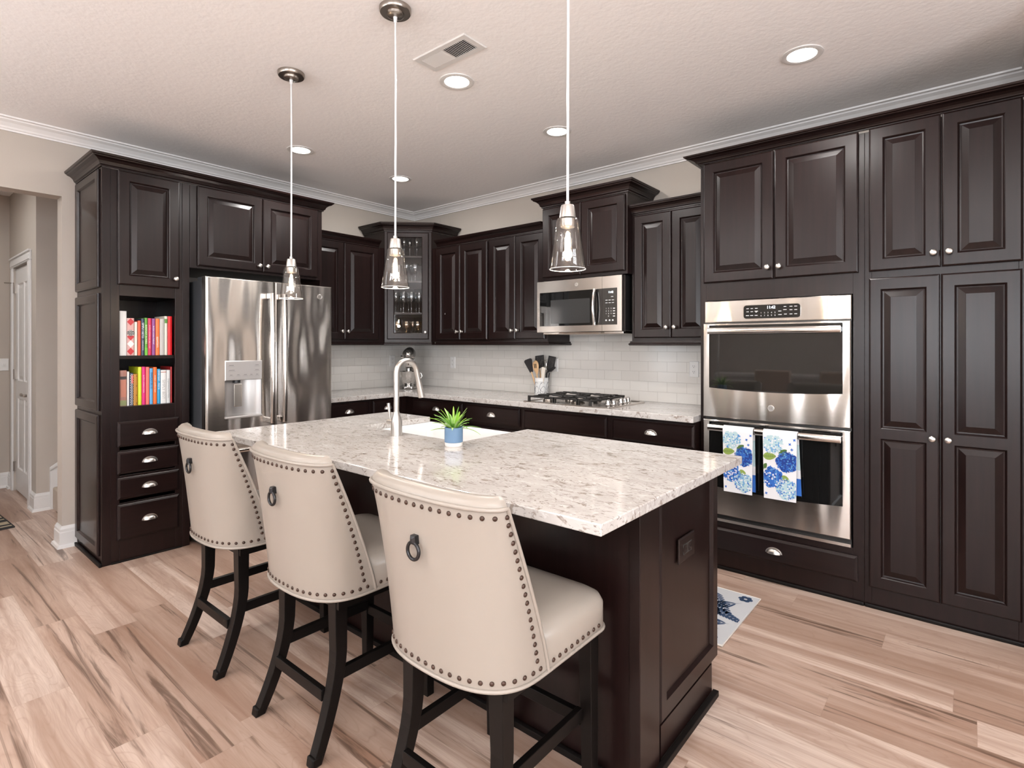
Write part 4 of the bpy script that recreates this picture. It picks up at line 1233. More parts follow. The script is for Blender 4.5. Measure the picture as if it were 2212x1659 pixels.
# ------------------------------------------------------------------ bar stools
def stool(label, loc):
    s = thing('bar_stool', label, 'stool', loc, 0, 'bar stools along the island')
    # local frame: seat centre at the origin, the back of the stool towards -y
    ZB, ZT = 0.510, 0.966
    NU = 28
    def shell(u, v, off=0.0):
        """u -1..1 round the back, v 0..1 upwards"""
        hw = 0.240 + 0.007 * v
        yf = -0.050 - 0.170 * v ** 1.2        # front edge of the wings slopes backwards
        yb = -0.250 - 0.043 * v
        a = u * pi / 2
        pw_ = 0.62 + 0.26 * v
        x = hw * math.copysign(abs(sin(a)) ** 0.80, a)
        y = yf + (yb - yf) * abs(cos(a)) ** pw_
        z = ZB + (ZT - ZB) * v
        if off:
            e = 1e-3
            p0, p1 = shell(max(-1, u - e), v), shell(min(1, u + e), v)
            tx, ty = p1[0] - p0[0], p1[1] - p0[1]
            l_ = math.hypot(tx, ty) or 1
            x, y = x - ty / l_ * off * 1.0, y + tx / l_ * off
        return (x, y, z)
    # outward is -off ; build a solid back from an outer and an inner skin
    mb = MB()
    T = 0.058
    loops = []
    NV = 12
    us = [-1 + 2 * i / NU for i in range(NU + 1)]
    def section(u):
        pts = []
        for k in range(NV + 1):
            pts.append(shell(u, k / NV))
        # rolled top edge
        o_, i_ = Vector(shell(u, 1.0)), Vector(shell(u, 1.0, T))
        c = (o_ + i_) / 2
        for k in range(1, 6):
            a = pi * k / 6
            p = c + (o_ - c) * cos(a); p.z += 0.026 * sin(a); pts.append(tuple(p))
        for k in range(NV, -1, -1):
            q = shell(u, k / NV, T); pts.append((q[0], q[1], q[2]))
        return pts
    mb.rings([section(u) for u in us])
    back = obj('backrest', mb, M_LEATHER, s, smooth=50, bevel=0.010, seg=3)
    # piping along the edge of the outer skin
    edge = [shell(-1, k / 20, -0.001) for k in range(21)] + [shell(-1 + 2 * i / 40, 1.0, -0.002) for i in range(1, 40)] + [shell(1, 1 - k / 20, -0.001) for k in range(21)]
    obj('piping', MB().tube(edge, 0.0052, 8), M_LEATHER, s, smooth=60)
    low = [shell(-1 + 2 * i / 40, 0.0, -0.002) for i in range(41)]
    front = [(0.243 - 0.05 + 0.05 * cos(radians(a)), 0.258 - 0.05 + 0.05 * sin(radians(a)), ZB + 0.002) for a in range(0, 91, 15)]
    lowp = [(x * -1, y, z) for x, y, z in reversed(front)]
    lowp = [(0.0, 0.258, ZB + 0.002)] + lowp + low + front + [(0.0, 0.258, ZB + 0.002)]
    obj('piping', MB().tube(lowp, 0.0052, 8), M_LEATHER, s, smooth=60)
    # seat cushion
    mb = MB()
    def seat_ring(z, ins):
        pts = []
        x1, y0, y1, r = 0.242 - ins, -0.048, 0.257 - ins, 0.05
        for cx, cy, a0 in ((x1 - r, y1 - r, 0), (-x1 + r, y1 - r, 90)):
            for k in range(7):
                a = radians(a0 + 90 * k / 6); pts.append((cx + r * cos(a), cy + r * sin(a), z))
        pts += [(-x1, y0, z), (-0.165, -0.13, z), (0.165, -0.13, z), (x1, y0, z)]
        return pts
    mb.rings([seat_ring(ZB, 0.004), seat_ring(ZB + 0.004, 0), seat_ring(0.585, 0), seat_ring(0.606, 0.008), seat_ring(0.620, 0.028), seat_ring(0.630, 0.07), seat_ring(0.634, 0.12)])
    obj('seat', mb, M_LEATHER, s, smooth=60)
    obj('seat_frame', MB().box(-0.205, 0.205, -0.17, 0.235, 0.470, ZB - 0.001), M_LEGW, s)
    # legs
    for sx in (-1, 1):
        mb = MB()
        path, ww = [], []
        for k in range(15):
            t = k / 14
            z = 0.505 * (1 - t)
            y = -0.170 - 0.100 * max(0, t - 0.35) ** 1.6 / 0.65 ** 1.6
            path.append((sx * (0.168 + 0.022 * t ** 2), y + 0.02, z)); ww.append(0.0235 - 0.006 * t)
        mb.bar(path, ww, ww)
        lg = obj('leg', mb, M_LEGW, s, bevel=0.002)
        obj('foot_cap', MB().bar([(sx * 0.1895, -0.2495, 0.0), (sx * 0.1885, -0.2445, 0.03)], 0.0186, 0.0186), M_LEGW, lg, bevel=0.004)
        mb = MB(); mb.bar([(sx * 0.190, 0.222, 0.50), (sx * 0.194, 0.226, 0.0)], [0.0225, 0.017], [0.0225, 0.017])
        obj('leg', mb, M_LEGW, s, bevel=0.002)
        mb = MB(); mb.box(sx * 0.172 - 0.010, sx * 0.172 + 0.010, -0.150, 0.205, 0.222, 0.260)
        obj('stretcher', mb, M_LEGW, s, bevel=0.002)
    obj('stretcher', MB().box(-0.155, 0.155, -0.203, -0.183, 0.165, 0.203), M_LEGW, s, bevel=0.002)
    obj('stretcher', MB().box(-0.170, 0.170, 0.208, 0.230, 0.200, 0.238), M_LEGW, s, bevel=0.002)
    # nail heads
    nb = MB().lathe([(0.0062, 0.0), (0.0060, 0.0015), (0.0042, 0.0034), (0.0010, 0.0042)], seg=10)
    me = None
    def nail(p, nrm):
        nonlocal me
        if me is None:
            o = obj('nailhead', nb, M_NAIL, s, smooth=60); me = o.data
        else:
            o = bpy.data.objects.new('nailhead', me); COL.objects.link(o); o.parent = s
        o.location = p
        o.rotation_euler = Vector((0, 0, 1)).rotation_difference(Vector(nrm)).to_euler()
    def place(u, v):
        p = Vector(shell(u, v)); q = Vector(shell(u, v, -0.01)); n_ = (q - p).normalized()
        nail(p + n_ * 0.0005, n_)
    def even(v, n, lim):
        # equal steps along the curve at height v
        us_ = [-lim + 2 * lim * i / 200 for i in range(201)]
        ps = [Vector(shell(u, v)) for u in us_]
        acc = [0.0]
        for p, q in zip(ps, ps[1:]): acc.append(acc[-1] + (q - p).length)
        out, j = [], 0
        for i in range(n):
            t = acc[-1] * i / (n - 1)
            while j < 199 and acc[j + 1] < t: j += 1
            f = (t - acc[j]) / max(acc[j + 1] - acc[j], 1e-9)
            out.append(us_[j] + (us_[j + 1] - us_[j]) * f)
        return out
    for u in even(0.955, 19, 0.95): place(u, 0.955)
    for u in even(0.045, 25, 0.97): place(u, 0.045)
    for sgn in (-1, 1):
        for k in range(17):
            v = 0.10 + 0.81 * k / 16
            place(sgn * (0.955 - 0.02 * v), v)
    for sgn in (-1, 1):
        for k in range(9):
            nail((sgn * 0.2425, -0.030 + 0.225 * k / 8, ZB + 0.020), (sgn, 0, 0))
    # ring pull
    p = Vector(shell(0.0, 0.765, -0.001))
    rg = obj('ring_pull', MB().tube([(0.0215 * sin(2 * pi * k / 24), -0.010, -0.029 + 0.0215 * cos(2 * pi * k / 24)) for k in range(25)], 0.0046, 10, cap=False), M_RING, s, tuple(p), smooth=60)
    obj('ring_mount', MB().rings([rect(-.009, .009, -.013, .010, 0.004), rect(-.009, .009, -.013, .010, -0.012), rect(-.003, .003, -.006, .004, -0.018)]), M_RING, rg, bevel=0.001)
    return s
S0 = stool('cream leather bar stool nearest the bookcase, farthest from camera', (2.100, -2.690, 0))
copy_thing(S0, 'cream leather bar stool in the middle of the island row', (2.822, -2.690, 0))
copy_thing(S0, 'cream leather bar stool in front, at the near island corner', (3.552, -2.690, 0))

# ------------------------------------------------------------------ pendants and ceiling fittings
def pendant(label, x, y):
    p = thing('pendant_lamp', label, 'lamp', (x, y, ROOM_Z), 0, 'glass pendant lamps over the island')
    obj('canopy', MB().lathe([(0.066, 0.0), (0.066, -0.014), (0.062, -0.020), (0.037, -0.021), (0.035, -0.030), (0.028, -0.034), (0.008, -0.036)], seg=36), M_NICKEL_D, p, smooth=40)
    obj('strain_relief', MB().lathe([(0.009, -0.034), (0.006, -0.060)], seg=12), M_CORD, p)
    obj('cord', MB().tube([(0, 0, -0.055), (0.002, 0, -0.3), (0, 0.001, -0.6), (0, 0, -0.962)], 0.0042, 8), M_CORD, p, smooth=60)
    obj('cap', MB().lathe([(0.009, -0.952), (0.009, -0.962), (0.020, -0.964), (0.0215, -0.968), (0.0265, -1.004)], seg=28), M_NICKEL, p, smooth=40)
    obj('shade', MB().lathe([(0.022, -1.0045), (0.031, -1.006), (0.0355, -1.014), (0.0575, -1.166), (0.0570, -1.1668), (0.0560, -1.166), (0.0340, -1.016), (0.030, -1.0085), (0.022, -1.007)], seg=40, cap=False), M_SHADE, p, smooth=50)
    obj('rim', MB().tube([(0.0572 * cos(2 * pi * k / 48), 0.0572 * sin(2 * pi * k / 48), -1.1665) for k in range(49)], 0.0011, 6, cap=False), P('glass_rim', (0.75, 0.74, 0.72), 0.15, 0.0), p, smooth=60)
    obj('socket', MB().lathe([(0.024, -1.008), (0.024, -1.030), (0.022, -1.034), (0.010, -1.036)], seg=24), M_NICKEL, p, smooth=40)
    b = obj('bulb', MB().lathe([(0.009, -1.034), (0.012, -1.05), (0.0155, -1.075), (0.0155, -1.125), (0.011, -1.137), (0.001, -1.141)], seg=20, cap=False), M_BULB, p, smooth=60)
    obj('filament', MB().lathe([(0.002, -1.058), (0.0085, -1.066), (0.0095, -1.09), (0.0080, -1.108), (0.002, -1.113)], seg=12), M_FILAMENT, b, smooth=60)
    l = bpy.data.lights.new('pendant_light', 'POINT'); l.energy = PENDANT_W; l.color = (1.0, 0.80, 0.58); l.shadow_soft_size = 0.02
    lo = bpy.data.objects.new('pendant_light', l); COL.objects.link(lo); lo.parent = p; lo.location = (0, 0, -1.150)
    return p
P0 = pendant('clear glass pendant lamp in front of the refrigerator', 1.924, -2.435)
copy_thing(P0, 'clear glass pendant lamp in front of the glass corner cabinet', (2.776, -2.432, ROOM_Z))
copy_thing(P0, 'clear glass pendant lamp in front of the microwave cabinet, nearest', (3.642, -2.430, ROOM_Z))

def downlight(label, x, y, vis=True):
    p = thing('recessed_light', label, 'ceiling light', (x, y, ROOM_Z), 0, 'recessed ceiling lights')
    obj('trim_ring', MB().lathe([(0.093, -0.0002), (0.092, -0.004), (0.080, -0.007), (0.066, -0.004), (0.066, -0.0002)], seg=40, cap=False), M_WHITEPAINT, p, smooth=50)
    obj('lens', MB().lathe([(0.0655, -0.0015), (0.05, -0.0035), (0.001, -0.004)], seg=32), M_LENS, p, smooth=50)
    l = bpy.data.lights.new('lamp_light', 'AREA'); l.shape = 'DISK'; l.size = 0.12; l.energy = LAMP_W; l.color = WARM
    lo = bpy.data.objects.new('lamp_light', l); COL.objects.link(lo); lo.parent = p; lo.location = (0, 0, -0.010)
    return p
D0 = downlight('lit recessed ceiling light beside the air vent', 2.517, -1.821)
for lab, x, y in (('lit recessed ceiling light above the double oven, rightmost', 3.995, -0.938),
                  ('lit recessed ceiling light above the microwave, beside the nearest pendant cord', 2.531, -0.915),
                  ('lit recessed ceiling light above the refrigerator, beside the farthest pendant cord', 0.909, -1.822),
                  ('lit recessed ceiling light above the glass corner cabinet', 0.915, -0.922),
                  ('lit recessed ceiling light over the right end of the island, out of frame', 4.02, -1.82),
                  ('lit recessed ceiling light in the dining area, left', 0.95, -4.2),
                  ('lit recessed ceiling light in the dining area, middle', 2.6, -4.4),
                  ('lit recessed ceiling light in the dining area, right', 4.6, -4.6),
                  ('lit recessed ceiling light added in the hall, out of view', -1.35, -3.75)):  # the hall one is unseen, added to light the hall
    copy_thing(D0, lab, (x, y, ROOM_Z))

vt = thing('ceiling_vent', 'white ceiling air vent with dark open louvres', 'vent', (2.693, -2.045, ROOM_Z), 0)
vw, vh = 0.178, 0.076
mb = MB()
mb.rings([[(x, y, z) for x, y in ((-a, -b), (a, -b), (a, b), (-a, b))] for a, b, z in ((vw, vh, -0.0003), (vw, vh, -0.003), (vw - 0.004, vh - 0.004, -0.006), (0.146, 0.046, -0.006), (0.146, 0.046, -0.0003))], False, False)
obj('frame', mb, M_WHITEPAINT, vt)
obj('duct', MB().box(-0.146, 0.146, -0.046, 0.046, -0.0012, -0.0004), M_SLOT, vt)
for i in range(26):
    x = -0.140 + i * 0.0112
    tilt = 0.9 if i >= 13 else -0.75
    mb = MB().box(-0.0056, 0.0056, -0.0455, 0.0455, -0.0004, 0.0004)
    obj('louvre', mb, M_WHITEPAINT, vt, (x, 0, -0.0052), (0, tilt * 0.55, 0))

# ------------------------------------------------------------------ gas cooktop
ck = thing('gas_cooktop', 'stainless gas cooktop with black grates and knobs on its right side', 'cooktop', (2.390, -0.372, 0.9142), 0)
def rr2(x0, x1, y0, y1, z, r, n=4):
    pts = []
    for cx, cy, a0 in ((x1 - r, y1 - r, 0), (x0 + r, y1 - r, 90), (x0 + r, y0 + r, 180), (x1 - r, y0 + r, 270)):
        for k in range(n + 1):
            a = radians(a0 + 90 * k / n); pts.append((cx + r * cos(a), cy + r * sin(a), z))
    return pts
mb = MB().rings([rr2(-0.372, 0.372, -0.268, 0.268, 0, 0.012), rr2(-0.372, 0.372, -0.268, 0.268, 0.005, 0.012), rr2(-0.366, 0.366, -0.262, 0.262, 0.008, 0.012), rr2(-0.350, 0.350, -0.246, 0.246, 0.0085, 0.012), rr2(-0.344, 0.344, -0.240, 0.240, 0.004, 0.012)])
obj('tray', mb, M_STEEL, ck)
burn = [(-0.235, 0.130, 0.040), (-0.235, -0.130, 0.034), (0.035, 0.130, 0.034), (0.035, -0.130, 0.044), (-0.10, 0.0, 0.050)]
for x, y, r in burn:
    b_ = obj('burner', MB().lathe([(r * 1.15, 0.0042), (r * 1.1, 0.012), (r * 0.95, 0.020), (0.001, 0.020)], (x, y, 0), 24), M_NICKEL_D, ck, smooth=50)
    obj('burner_cap', MB().lathe([(r * 0.85, 0.0202), (r * 0.85, 0.027), (r * 0.75, 0.030), (0.001, 0.031)], (x, y, 0), 24), M_IRON, b_, smooth=50)
def grate(x0, x1):
    mb = MB()
    b = 0.006
    z0, z1 = 0.036, 0.048
    y0, y1 = -0.235, 0.235
    for y in (y0, 0.0, y1):
        mb.box(x0, x1, y - b, y + b, z0, z1)
    for x in (x0, x1):
        mb.box(x - b, x + b, y0, y1, z0 - 0.004, z1 - 0.004)
    for x in (x0, x1):
        for y in (y0, 0, y1):
            mb.box(x - 0.008, x + 0.008, y - 0.008, y + 0.008, 0.0045, z1)
    for cy in (-0.118, 0.118):
        cx = (x0 + x1) / 2
        for dx_, dy_ in ((1, 0), (-1, 0), (0, 1), (0, -1)):
            e = (x1 - x0) / 2 if dx_ else 0.118
            p0 = (cx + dx_ * 0.022, cy + dy_ * 0.022, 0.050); p1 = (cx + dx_ * e, cy + dy_ * e, 0.044)
            mb.tube([p0, ((p0[0] + p1[0]) / 2, (p0[1] + p1[1]) / 2, 0.050), p1], [0.0065, 0.0065, 0.0075], 6)
    return obj('grate', mb, M_IRON, ck)
grate(-0.335, -0.108); grate(-0.098, 0.098); grate(0.108, 0.205)
for x, y in ((0.286, -0.130), (0.296, -0.072), (0.290, 0.045), (0.292, 0.100), (0.286, 0.160)):
    k_ = obj('knob', MB().lathe([(0.024, 0.0085), (0.024, 0.012), (0.019, 0.014), (0.0175, 0.036), (0.015, 0.040), (0.001, 0.041)], (0, 0, 0), 20), M_CHROME, ck, (x, y, 0), smooth=45)
    obj('grip', MB().box(-0.003, 0.003, -0.017, 0.017, 0.0405, 0.047), M_CHROME, k_, bevel=0.001)

# ------------------------------------------------------------------ stand mixer in the corner
mx = thing('stand_mixer', 'silver stand mixer in the corner under the glass cabinet', 'mixer', (0.330, -0.345, 0.9142), pi / 4)
M_MIX = P('silver_mixer_enamel', (0.23, 0.215, 0.20), 0.2, 0.8)
mb = MB()
mb.rings([rr2(-0.085, 0.085, -0.155, 0.150, 0.0, 0.07, 6), rr2(-0.090, 0.090, -0.160, 0.155, 0.006, 0.07, 6), rr2(-0.088, 0.088, -0.158, 0.153, 0.024, 0.07, 6), rr2(-0.07, 0.07, -0.14, 0.14, 0.032, 0.06, 6)])
obj('base', mb, M_MIX, mx, smooth=50)
mb = MB()
mb.rings([rr2(-0.052, 0.052, 0.055, 0.150, 0.030, 0.035), rr2(-0.042, 0.042, 0.060, 0.135, 0.10, 0.03), rr2(-0.042, 0.042, 0.060, 0.135, 0.20, 0.03), rr2(-0.050, 0.050, 0.030, 0.140, 0.262, 0.03)])
obj('pedestal', mb, M_MIX, mx, smooth=50)
hs = []
for y, rx, rz, zc_ in ((-0.168, 0.012, 0.012, 0.328), (-0.160, 0.040, 0.042, 0.328), (-0.13, 0.056, 0.060, 0.328), (-0.06, 0.062, 0.070, 0.330), (0.03, 0.062, 0.074, 0.334), (0.10, 0.056, 0.066, 0.334), (0.15, 0.038, 0.045, 0.330), (0.165, 0.010, 0.012, 0.330)):
    hs.append([(rx * cos(2 * pi * k / 20), y, zc_ + rz * sin(2 * pi * k / 20)) for k in range(20)])
obj('motor_head', MB().rings(hs), M_MIX, mx, smooth=60)
obj('trim_band', MB().box(-0.0635, 0.0635, -0.155, 0.10, 0.305, 0.313), M_CHROME, mx, bevel=0.002)
obj('attachment_hub', MB().lathe([(0.022, -0.158), (0.022, -0.176), (0.018, -0.180), (0.001, -0.181)], (0, 0, 0.335), 20, axis='y'), M_CHROME, mx, (0, 0, 0), smooth=45)
obj('control_lever', MB().tube([(-0.062, 0.01, 0.318), (-0.085, 0.005, 0.318)], 0.006), M_BLACK, mx)
obj('beater_shaft', MB().lathe([(0.046, 0.275), (0.046, 0.215), (0.040, 0.208), (0.014, 0.205), (0.012, 0.15), (0.03, 0.11), (0.03, 0.075), (0.004, 0.07)], (0, -0.075, 0), 16), M_CHROME, mx, smooth=45)
bw = obj('bowl', MB().lathe([(0.045, 0.034), (0.052, 0.036), (0.054, 0.048), (0.074, 0.082), (0.086, 0.125), (0.089, 0.165), (0.092, 0.170), (0.090, 0.172), (0.0865, 0.168), (0.083, 0.125), (0.071, 0.084), (0.050, 0.054), (0.001, 0.050)], (0, -0.072, 0), 36), M_CHROME, mx, smooth=60)
obj('bowl_handle', MB().tube([(0.085, -0.072, 0.155), (0.122, -0.072, 0.152), (0.132, -0.072, 0.125), (0.118, -0.072, 0.095), (0.078, -0.072, 0.09)], 0.007, 10), M_CHROME, bw, smooth=60)

# ------------------------------------------------------------------ utensil crock
CRX, CRY, CRZ = 1.795, -0.105, 0.9142
cr_ = thing('utensil_crock', 'white crock with dark swirl pattern holding kitchen utensils', 'crock', (CRX, CRY, CRZ), 0)
def crock_r(z): return 0.0600 - 0.002 * sin(z / 0.15 * pi)
prof = [(0.052, 0), (0.058, 0.003), (0.0600, 0.01), (0.0585, 0.06), (0.0590, 0.118), (0.0615, 0.122), (0.0590, 0.127), (0.0600, 0.144), (0.0620, 0.149), (0.0590, 0.151), (0.0555, 0.147), (0.0545, 0.02), (0.001, 0.018)]
obj('pot', MB().lathe(prof, seg=40), M_CERAMIC, cr_, smooth=40)
mb = MB()
def swirl(pts, r=0.0013):
    # pts: (angle degrees, height); angle 0 faces the room
    path = []
    P_ = [Vector((a, z)) for a, z in pts]
    for i in range(len(P_) - 1):
        p0, p1, p2, p3 = P_[max(i - 1, 0)], P_[i], P_[i + 1], P_[min(i + 2, len(P_) - 1)]
        for k in range(8):
            t = k / 8
            q = 0.5 * ((2 * p1) + (p2 - p0) * t + (2 * p0 - 5 * p1 + 4 * p2 - p3) * t * t + (3 * p1 - p0 - 3 * p2 + p3) * t ** 3)
            path.append(q)
    path.append(P_[-1])
    mb.tube([(0.0592 * sin(radians(q.x)), -0.0592 * cos(radians(q.x)), q.y) for q in path], r, 6)
for base in (-120, -60, 0, 60, 120, 180):
    swirl([(base - 34, 0.012), (base - 30, 0.05), (base - 8, 0.078), (base + 10, 0.06), (base + 6, 0.012)])
    swirl([(base - 10, 0.010), (base + 12, 0.030), (base + 34, 0.020), (base + 44, 0.010)])
    swirl([(base + 36, 0.112), (base + 20, 0.075), (base + 26, 0.050), (base + 46, 0.030)])
    swirl([(base - 28, 0.10), (base - 14, 0.112), (base + 4, 0.104)])
obj('swirl_pattern', mb, P('crock_dark_glaze', (0.055, 0.055, 0.075), 0.3), cr_)
def utensil(name, label, cat, foot, tilt_x, tilt_y, parts):
    t = thing(name, label, cat, (CRX + foot[0], CRY + foot[1], CRZ + 0.0235), 0, 'utensils in the crock')
    t.rotation_euler = (radians(tilt_y), radians(tilt_x), 0)
    for nm, m_, mt in parts: obj(nm, m_, mt, t, smooth=45)
    return t
def blade(w0, w1, z0, z1, th=0.0035, r=0.010, slots=0):
    mb = MB()
    if slots:
        n = slots * 2 + 1
        fr = 0.010
        zs0, zs1 = z0 + 0.018, z1 - 0.010
        out0 = [(-w0, z0), (w0, z0)]; 
        mb.rings([[(-w0, y, z0), (w0, y, z0), (w1, y, z0 + (z1 - z0) * 0.5), (w1, y, zs0 + 0.0), (-w1, y, zs0 + 0.0), (-w1, y, z0 + (z1 - z0) * 0.5)][0:2] + [(w1, y, zs0), (-w1, y, zs0)] for y in (-th, th)])
        mb.box(-w1, w1, -th, th, zs1, z1)
        step = 2 * w1 / n
        for i in range(0, n, 2):
            mb.box(-w1 + i * step, -w1 + (i + 1) * step, -th, th, zs0, zs1)
        mb.box(-w1 - 0.004, -w1 + 0.003, -th, th, zs0, z1); mb.box(w1 - 0.003, w1 + 0.004, -th, th, zs0, z1)
    else:
        pts = [(-w0, z0), (w0, z0), (w1, z1 - r), (w1 - r * 0.3, z1 - r * 0.3), (w1 - r, z1), (-w1 + r, z1), (-w1 + r * 0.3, z1 - r * 0.3), (-w1, z1 - r)]
        mb.rings([[(x, y, z) for x, z in pts] for y in (-th, th)])
    return mb
def stick(z1, r=0.007): return MB().tube([(0, 0, 0.0), (0, 0, z1 * 0.5), (0, 0, z1)], [r, r * 1.1, r * 0.8], 10)
utensil('spatula', 'black solid turner leaning left in the utensil crock', 'utensil', (-0.024, -0.022), -17, 6, [('handle', stick(0.185), M_WOODSPOON), ('blade', blade(0.015, 0.042, 0.180, 0.298, r=0.016), M_NYLON)])
utensil('slotted_turner', 'black slotted turner upright at the back left of the crock', 'utensil', (-0.020, 0.025), -7, -4, [('handle', stick(0.20), M_WOODSPOON), ('blade', blade(0.018, 0.041, 0.205, 0.318, slots=6), M_NYLON)])
utensil('slotted_turner', 'black narrow slotted turner at the back right of the crock', 'utensil', (0.024, 0.030), 9, -5, [('handle', stick(0.17), M_NYLON), ('blade', blade(0.014, 0.033, 0.18, 0.314, slots=5), M_NYLON)])
# wooden slotted spoon
mb = MB()
rs = []
for z, w in ((0.160, 0.009), (0.18, 0.018), (0.205, 0.029), (0.232, 0.0335), (0.255, 0.029), (0.270, 0.017), (0.276, 0.004)):
    rs.append([(w * cos(2 * pi * k / 16), 0.0045 * sin(2 * pi * k / 16) - 0.006 * sin((z - 0.17) / 0.1 * pi), z) for k in range(16)])
mb.rings(rs)
sm = MB()
for x in (-0.010, 0.0, 0.010):
    sm.box(x - 0.0018, x + 0.0018, -0.0130, -0.0098, 0.212, 0.249)
utensil('wooden_spoon', 'pale wooden slotted spoon at the front of the crock', 'utensil', (-0.006, -0.030), -3, 6, [('handle', stick(0.172), M_WOODSPOON), ('bowl', mb, M_WOODSPOON), ('slot', sm, M_SLOT)])
mb = MB()
for q in range(7):
    a = pi * q / 7
    mb.tube([(0.040 * sin(pi * k / 14) * cos(a), 0.040 * sin(pi * k / 14) * sin(a), 0.125 + 0.150 * (1 - cos(pi * k / 14)) / 2 + 0.02 * sin(pi * k / 14)) for k in range(15)] , 0.0011, 6)
utensil('whisk', 'wire balloon whisk between the two slotted turners in the crock', 'utensil', (0.010, -0.004), 3, 2, [('handle', stick(0.13, 0.009), M_STEEL_POL), ('wire_cage', mb, M_CHROME)])
utensil('spoon_spatula', 'cream handled utensil leaning at the right front of crock', 'utensil', (0.022, -0.026), 9, 5, [('handle', blade(0.008, 0.019, 0.02, 0.222, 0.005, 0.008), P('cream_plastic', (0.72, 0.66, 0.58), 0.4))])
mb = MB().tube([(0, 0, 0.0), (0.0, 0, 0.165), (0.012, 0, 0.185)], 0.008, 10)
m2 = MB()
for s in (-0.0065, 0.0065):
    m2.tube([(0.012 - s * 0.5, 0, 0.185 + s), (0.045 - s * 0.5, 0, 0.207 + s), (0.078, 0, 0.226 + s * 0.8)], 0.0045, 8)
m2.tube([(0.077, 0, 0.219), (0.083, 0, 0.228), (0.077, 0, 0.233)], 0.0045, 8)
utensil('hooked_ladle', 'black handled utensil pointing right out of the crock', 'utensil', (0.036, 0.0), 7, 0, [('shaft', mb, M_NYLON), ('loop_handle', m2, M_NYLON)])

# ------------------------------------------------------------------ potted plant on the island
pl = thing('potted_plant', 'small spiky green plant in a blue pot beside the island sink', 'plant', (2.925, -2.238, 0.9142), 0)
obj('pot', MB().lathe([(0.0372, 0.0165), (0.0392, 0.0175), (0.0392, 0.078), (0.0385, 0.080), (0.036, 0.080), (0.035, 0.070), (0.001, 0.068)], seg=40), P('matte_blue_ceramic', (0.105, 0.185, 0.295), 0.6), pl, smooth=40)
obj('pot_base', MB().lathe([(0.0355, 0.0), (0.0372, 0.002), (0.0380, 0.0163), (0.001, 0.0163)], seg=40), P('unglazed_white_base', (0.80, 0.76, 0.72), 0.6), pl, smooth=40)
rnd = random.Random(11)
M_LEAF = [P('bright_leaf_green', (0.24, 0.46, 0.04), 0.42), P('leaf_green', (0.11, 0.28, 0.035), 0.42), P('pale_leaf_green', (0.33, 0.50, 0.16), 0.45)]
def leaf_mb(az, ln, lift, droop, w):
    mb = MB()
    n = 10
    rs = []
    for k in range(n + 1):
        t = k / n
        rad = 0.006 + ln * (t * cos(lift) + 0.10 * t * t)
        z = 0.066 + ln * (t * sin(lift) - droop * t ** 2.4)
        x, y = rad * cos(az), rad * sin(az)
        ww = w * (0.35 + 1.2 * t) * (1 - t) ** 0.75 * 1.4 + 0.0004
        tx, ty = -sin(az), cos(az)
        rs.append([(x + tx * ww, y + ty * ww, z + ww * 0.4), (x, y, z - 0.0012), (x - tx * ww, y - ty * ww, z + ww * 0.4), (x, y, z + 0.0006)])
    mb.rings(rs)
    return mb
for i in range(44):
    ring = i / 44
    az = i * 2.39996 + rnd.uniform(-0.2, 0.2)
    lift = radians(82 - 62 * ring + rnd.uniform(-10, 10))
    ln = 0.078 + 0.045 * rnd.random()
    obj('leaf', leaf_mb(az, ln, lift, 0.12 + 0.40 * ring * rnd.random(), 0.0046 + 0.0020 * rnd.random()), M_LEAF[0 if rnd.random() < .5 else (1 if rnd.random() < .6 else 2)], pl, smooth=70)

# ------------------------------------------------------------------ cookbooks
def book(label, x0, x1, z0, h, color, title=None, tcol=None, size=0.018, setback=0.0, depth=0.19, extra=None, spin=-90):
    w = x1 - x0 - 0.0012
    # books stand in the bookcase: same frame as the bookcase (turned to face +x)
    b = thing('book', label, 'book', (0.002, -2.925 + x0 + 0.0006, z0), FW, 'cookbooks in the bookcase')
    yf = -0.553 + setback
    cm = color if not isinstance(color, tuple) else P('book_cover', color, 0.38)
    mb = MB()
    mb.box(0, 0.003, yf + 0.004, yf + depth, 0, h); mb.box(w - 0.003, w, yf + 0.004, yf + depth, 0, h)
    mb.rings([[(0, yf + 0.004, z), (w * 0.12, yf + 0.001, z), (w * 0.5, yf, z), (w * 0.88, yf + 0.001, z), (w, yf + 0.004, z), (w, yf + 0.007, z), (0, yf + 0.007, z)] for z in (0, h)])
    obj('cover', mb, cm, b)
    obj('pages', MB().box(0.0031, w - 0.0031, yf + 0.0072, yf + depth - 0.004, 0.003, h - 0.003), M_PAGES, b)
    if title:
        tm = P('book_lettering', tcol or (0.8, 0.8, 0.8), 0.5)
        for tt, zf, sz in (title if isinstance(title, list) else [(title, 0.5, size)]):
            text('title', tt, sz, (w / 2, yf - 0.0004, h * zf), tm, b, spin=spin)
    if extra:
        extra(b, w, yf, h)
    return b
M_PAGES = P('book_pages', (0.70, 0.66, 0.58), 0.8)
S1, S2 = 1.2782, 0.9622
WHT, NAVY = (0.80, 0.79, 0.77), (0.035, 0.045, 0.09)
